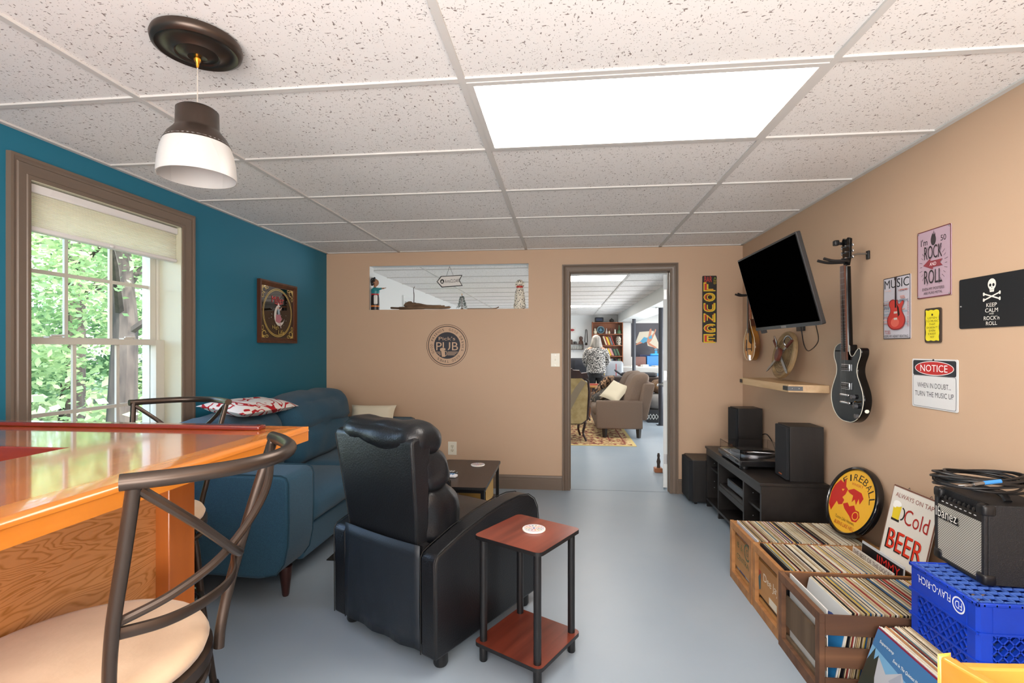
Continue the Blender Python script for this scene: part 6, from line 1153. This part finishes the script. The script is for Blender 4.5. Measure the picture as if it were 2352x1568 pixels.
# poster
t = thing('wall_poster', 'large dark poster of a reclining bather on the far end wall', 'poster', (2.28, YE-.004, 1.555)); obj('sheet', M().box(-.44, .44, -.004, .003, -.46, .46), C('#2b2b37', .35), t, smooth=0)
sk_ = '#a87056'; printing('artwork', t, onB(0, -.0045, 0), [('p', '#b5b0a0', [(-.22, .22), (.16, .25), (.36, -.26), (-.06, -.14), (-.33, -.08)]), ('p', '#2b2b37', [(-.30, -.12), (-.02, -.02), (.0, -.16), (.1, -.3), (-.3, -.3)]), ('p', sk_, [(-.06, -.02), (.02, .10), (.05, .28), (.09, .32), (.11, .26), (.08, .08), (.17, .20), (.20, .30), (.23, .28), (.18, .14), (.10, -.02), (.02, -.10)]), ('p', '#3b86a8', [(-.20, -.04), (-.10, .08), (.0, .06), (-.02, -.04), (-.12, -.09)]), ('p', '#3b86a8', [(.02, .08), (.11, .14), (.12, .04), (.04, .02)]), ('p', sk_, [(.0, -.06), (.05, -.08), (.24, -.20), (.22, -.24), (.02, -.13)]), ('p', sk_, [(-.20, -.04), (-.33, -.12), (-.30, -.14), (-.14, -.08)]), ('e', '#5a7f96', .22, -.26, .04, .03)])
# work table with boxes at the far right
t = thing('work_table', 'cluttered white work table under the far poster', 'table', (2.2, 13.0, 0)); obj('tabletop', M().box(-.8, .9, -.4, .4, .84, .87), C('#c9c9c6', .5), t, bevel=.003)
for x in (-.75, .85):
    for y in (-.35, .35): obj('leg', M().cb((x, y, .42), (.04, .04, .84)), C('#8d9093', .5), t)
def boxy(name, label, loc, d, c, cat='box', rz=0):
    t = tag(obj(name, M().box(-d[0]/2, d[0]/2, -d[1]/2, d[1]/2, 0, d[2]), C(c, .5), None, bevel=.004), label, cat); t.location = loc; t.rotation_euler = (0, 0, rz); return t
boxy('storage_box', 'bright blue box on the work table under the poster', (2.26, 12.95, .8705), (.34, .25, .26), '#2f76b8'); boxy('storage_box', 'brown patterned box left of the bright blue one', (1.93, 12.9, .8705), (.26, .2, .24), '#6d4a44'); boxy('storage_box', 'dark blue box behind the other boxes on the work table', (2.10, 13.20, .8705), (.3, .2, .29), '#232c4e')
t = thing('toy_shark', 'light blue plush fin shape on top of the blue box', 'toy', (2.30, 12.93, 1.131)); obj('plush_body', M().soft(-.12, .14, -.05, .05, 0, .06, .03, 8).prism([(0, -.012), (.06, -.012), (.06, .012), (0, .012)], .05, .13), C('#2f86b8', .8), t, smooth=50)
for k in range(0, 9, 2): boxy('paper_stack', 'loose stack of papers among the clutter on the work table', (1.75+.13*k, 12.70, .8705), (.16, .12, .025+.012*(k % 4)), ['#d5d2ca', '#a9a49a', '#e2e0da'][k % 3], 'paper', .2*k)['group'] = 'paper stacks on the work table'
boxy('storage_tub', 'large grey-blue plastic tub on the floor behind the posts', (2.05, 12.3, 0), (.75, .35, .72), '#4f728c', 'tub'); boxy('filing_cabinet', 'pale grey cabinet in front of the tub', (1.95, 11.5, 0), (.7, .4, .55), '#b9bfc4', 'cabinet')
t = thing('pet_bed', 'round grey pet bed in a patterned crate right of the loveseat', 'pet bed', (1.98, 9.38, 0)); obj('cushion_ring', M().soft(-.50, .55, -.35, .35, .22, .48, .12, 12, (0, 0, .02)), C('#6e6b68', .9), t, smooth=60); obj('base', M().box(-.50, .55, -.34, .34, 0, .23), C('#2a2b2e', .6), t, bevel=.01)
mb = M(); [mb.tube([(-.50+.105*k, -.345, .06), (-.4475+.105*k, -.345, .15), (-.395+.105*k, -.345, .06)], .008, 6) for k in range(10)]; [mb.tube([(-.50+.105*k, -.345, .15), (-.4475+.105*k, -.345, .06), (-.395+.105*k, -.345, .15)], .008, 6) for k in range(10)]; obj('lattice_trim', mb, C('#cfd2d0', .5), t)
t = tag(obj('folded_blanket', M().soft(-.30, .30, -.2, .2, 0, .20, .08, 12, (0, 0, .04), .03, 6), mat('camel_blanket', '#7d6145', .9, vary=(6, '#4a3627', one)), None, smooth=60), 'crumpled brown blanket heaped on the pet bed', 'blanket'); t.location = (1.92, 9.42, .515)
t = thing('wood_figurine', 'small carved statue on a wooden block beside the open door', 'statue', (1.005, 5.43, 0)); obj('block', M().box(-.045, .035, -.04, .04, 0, .045), M_oak if False else C('#a0623c', .5), t, bevel=.002); obj('figure', M().loft([(0, 0, .045, .018, .016), (0, 0, .08, .016, .015), (0, 0, .11, .022, .018), (0, 0, .14, .014, .012), (0, 0, .155, .012, .012), (0, 0, .17, .016, .015), (0, 0, .20, .010, .010)], 12), C('#3c2c24', .5), t, smooth=60)
# far window on the left wall
fw = struct('window_2', M().box(XL-.12, XL-.08, 7.0, 7.05, .9, 2.0).box(XL-.12, XL-.08, 7.85, 7.9, .9, 2.0).box(XL-.12, XL-.08, 7.0, 7.9, .9, .95).box(XL-.12, XL-.08, 7.0, 7.9, 1.95, 2.0).box(XL-.12, XL-.08, 7.0, 7.9, 1.43, 1.47), M_vinyl, smooth=0)
casing('window_casing', onL(XL, 7.0, .9), .9, 1.1, .08, False, PROF, M_white, fw)
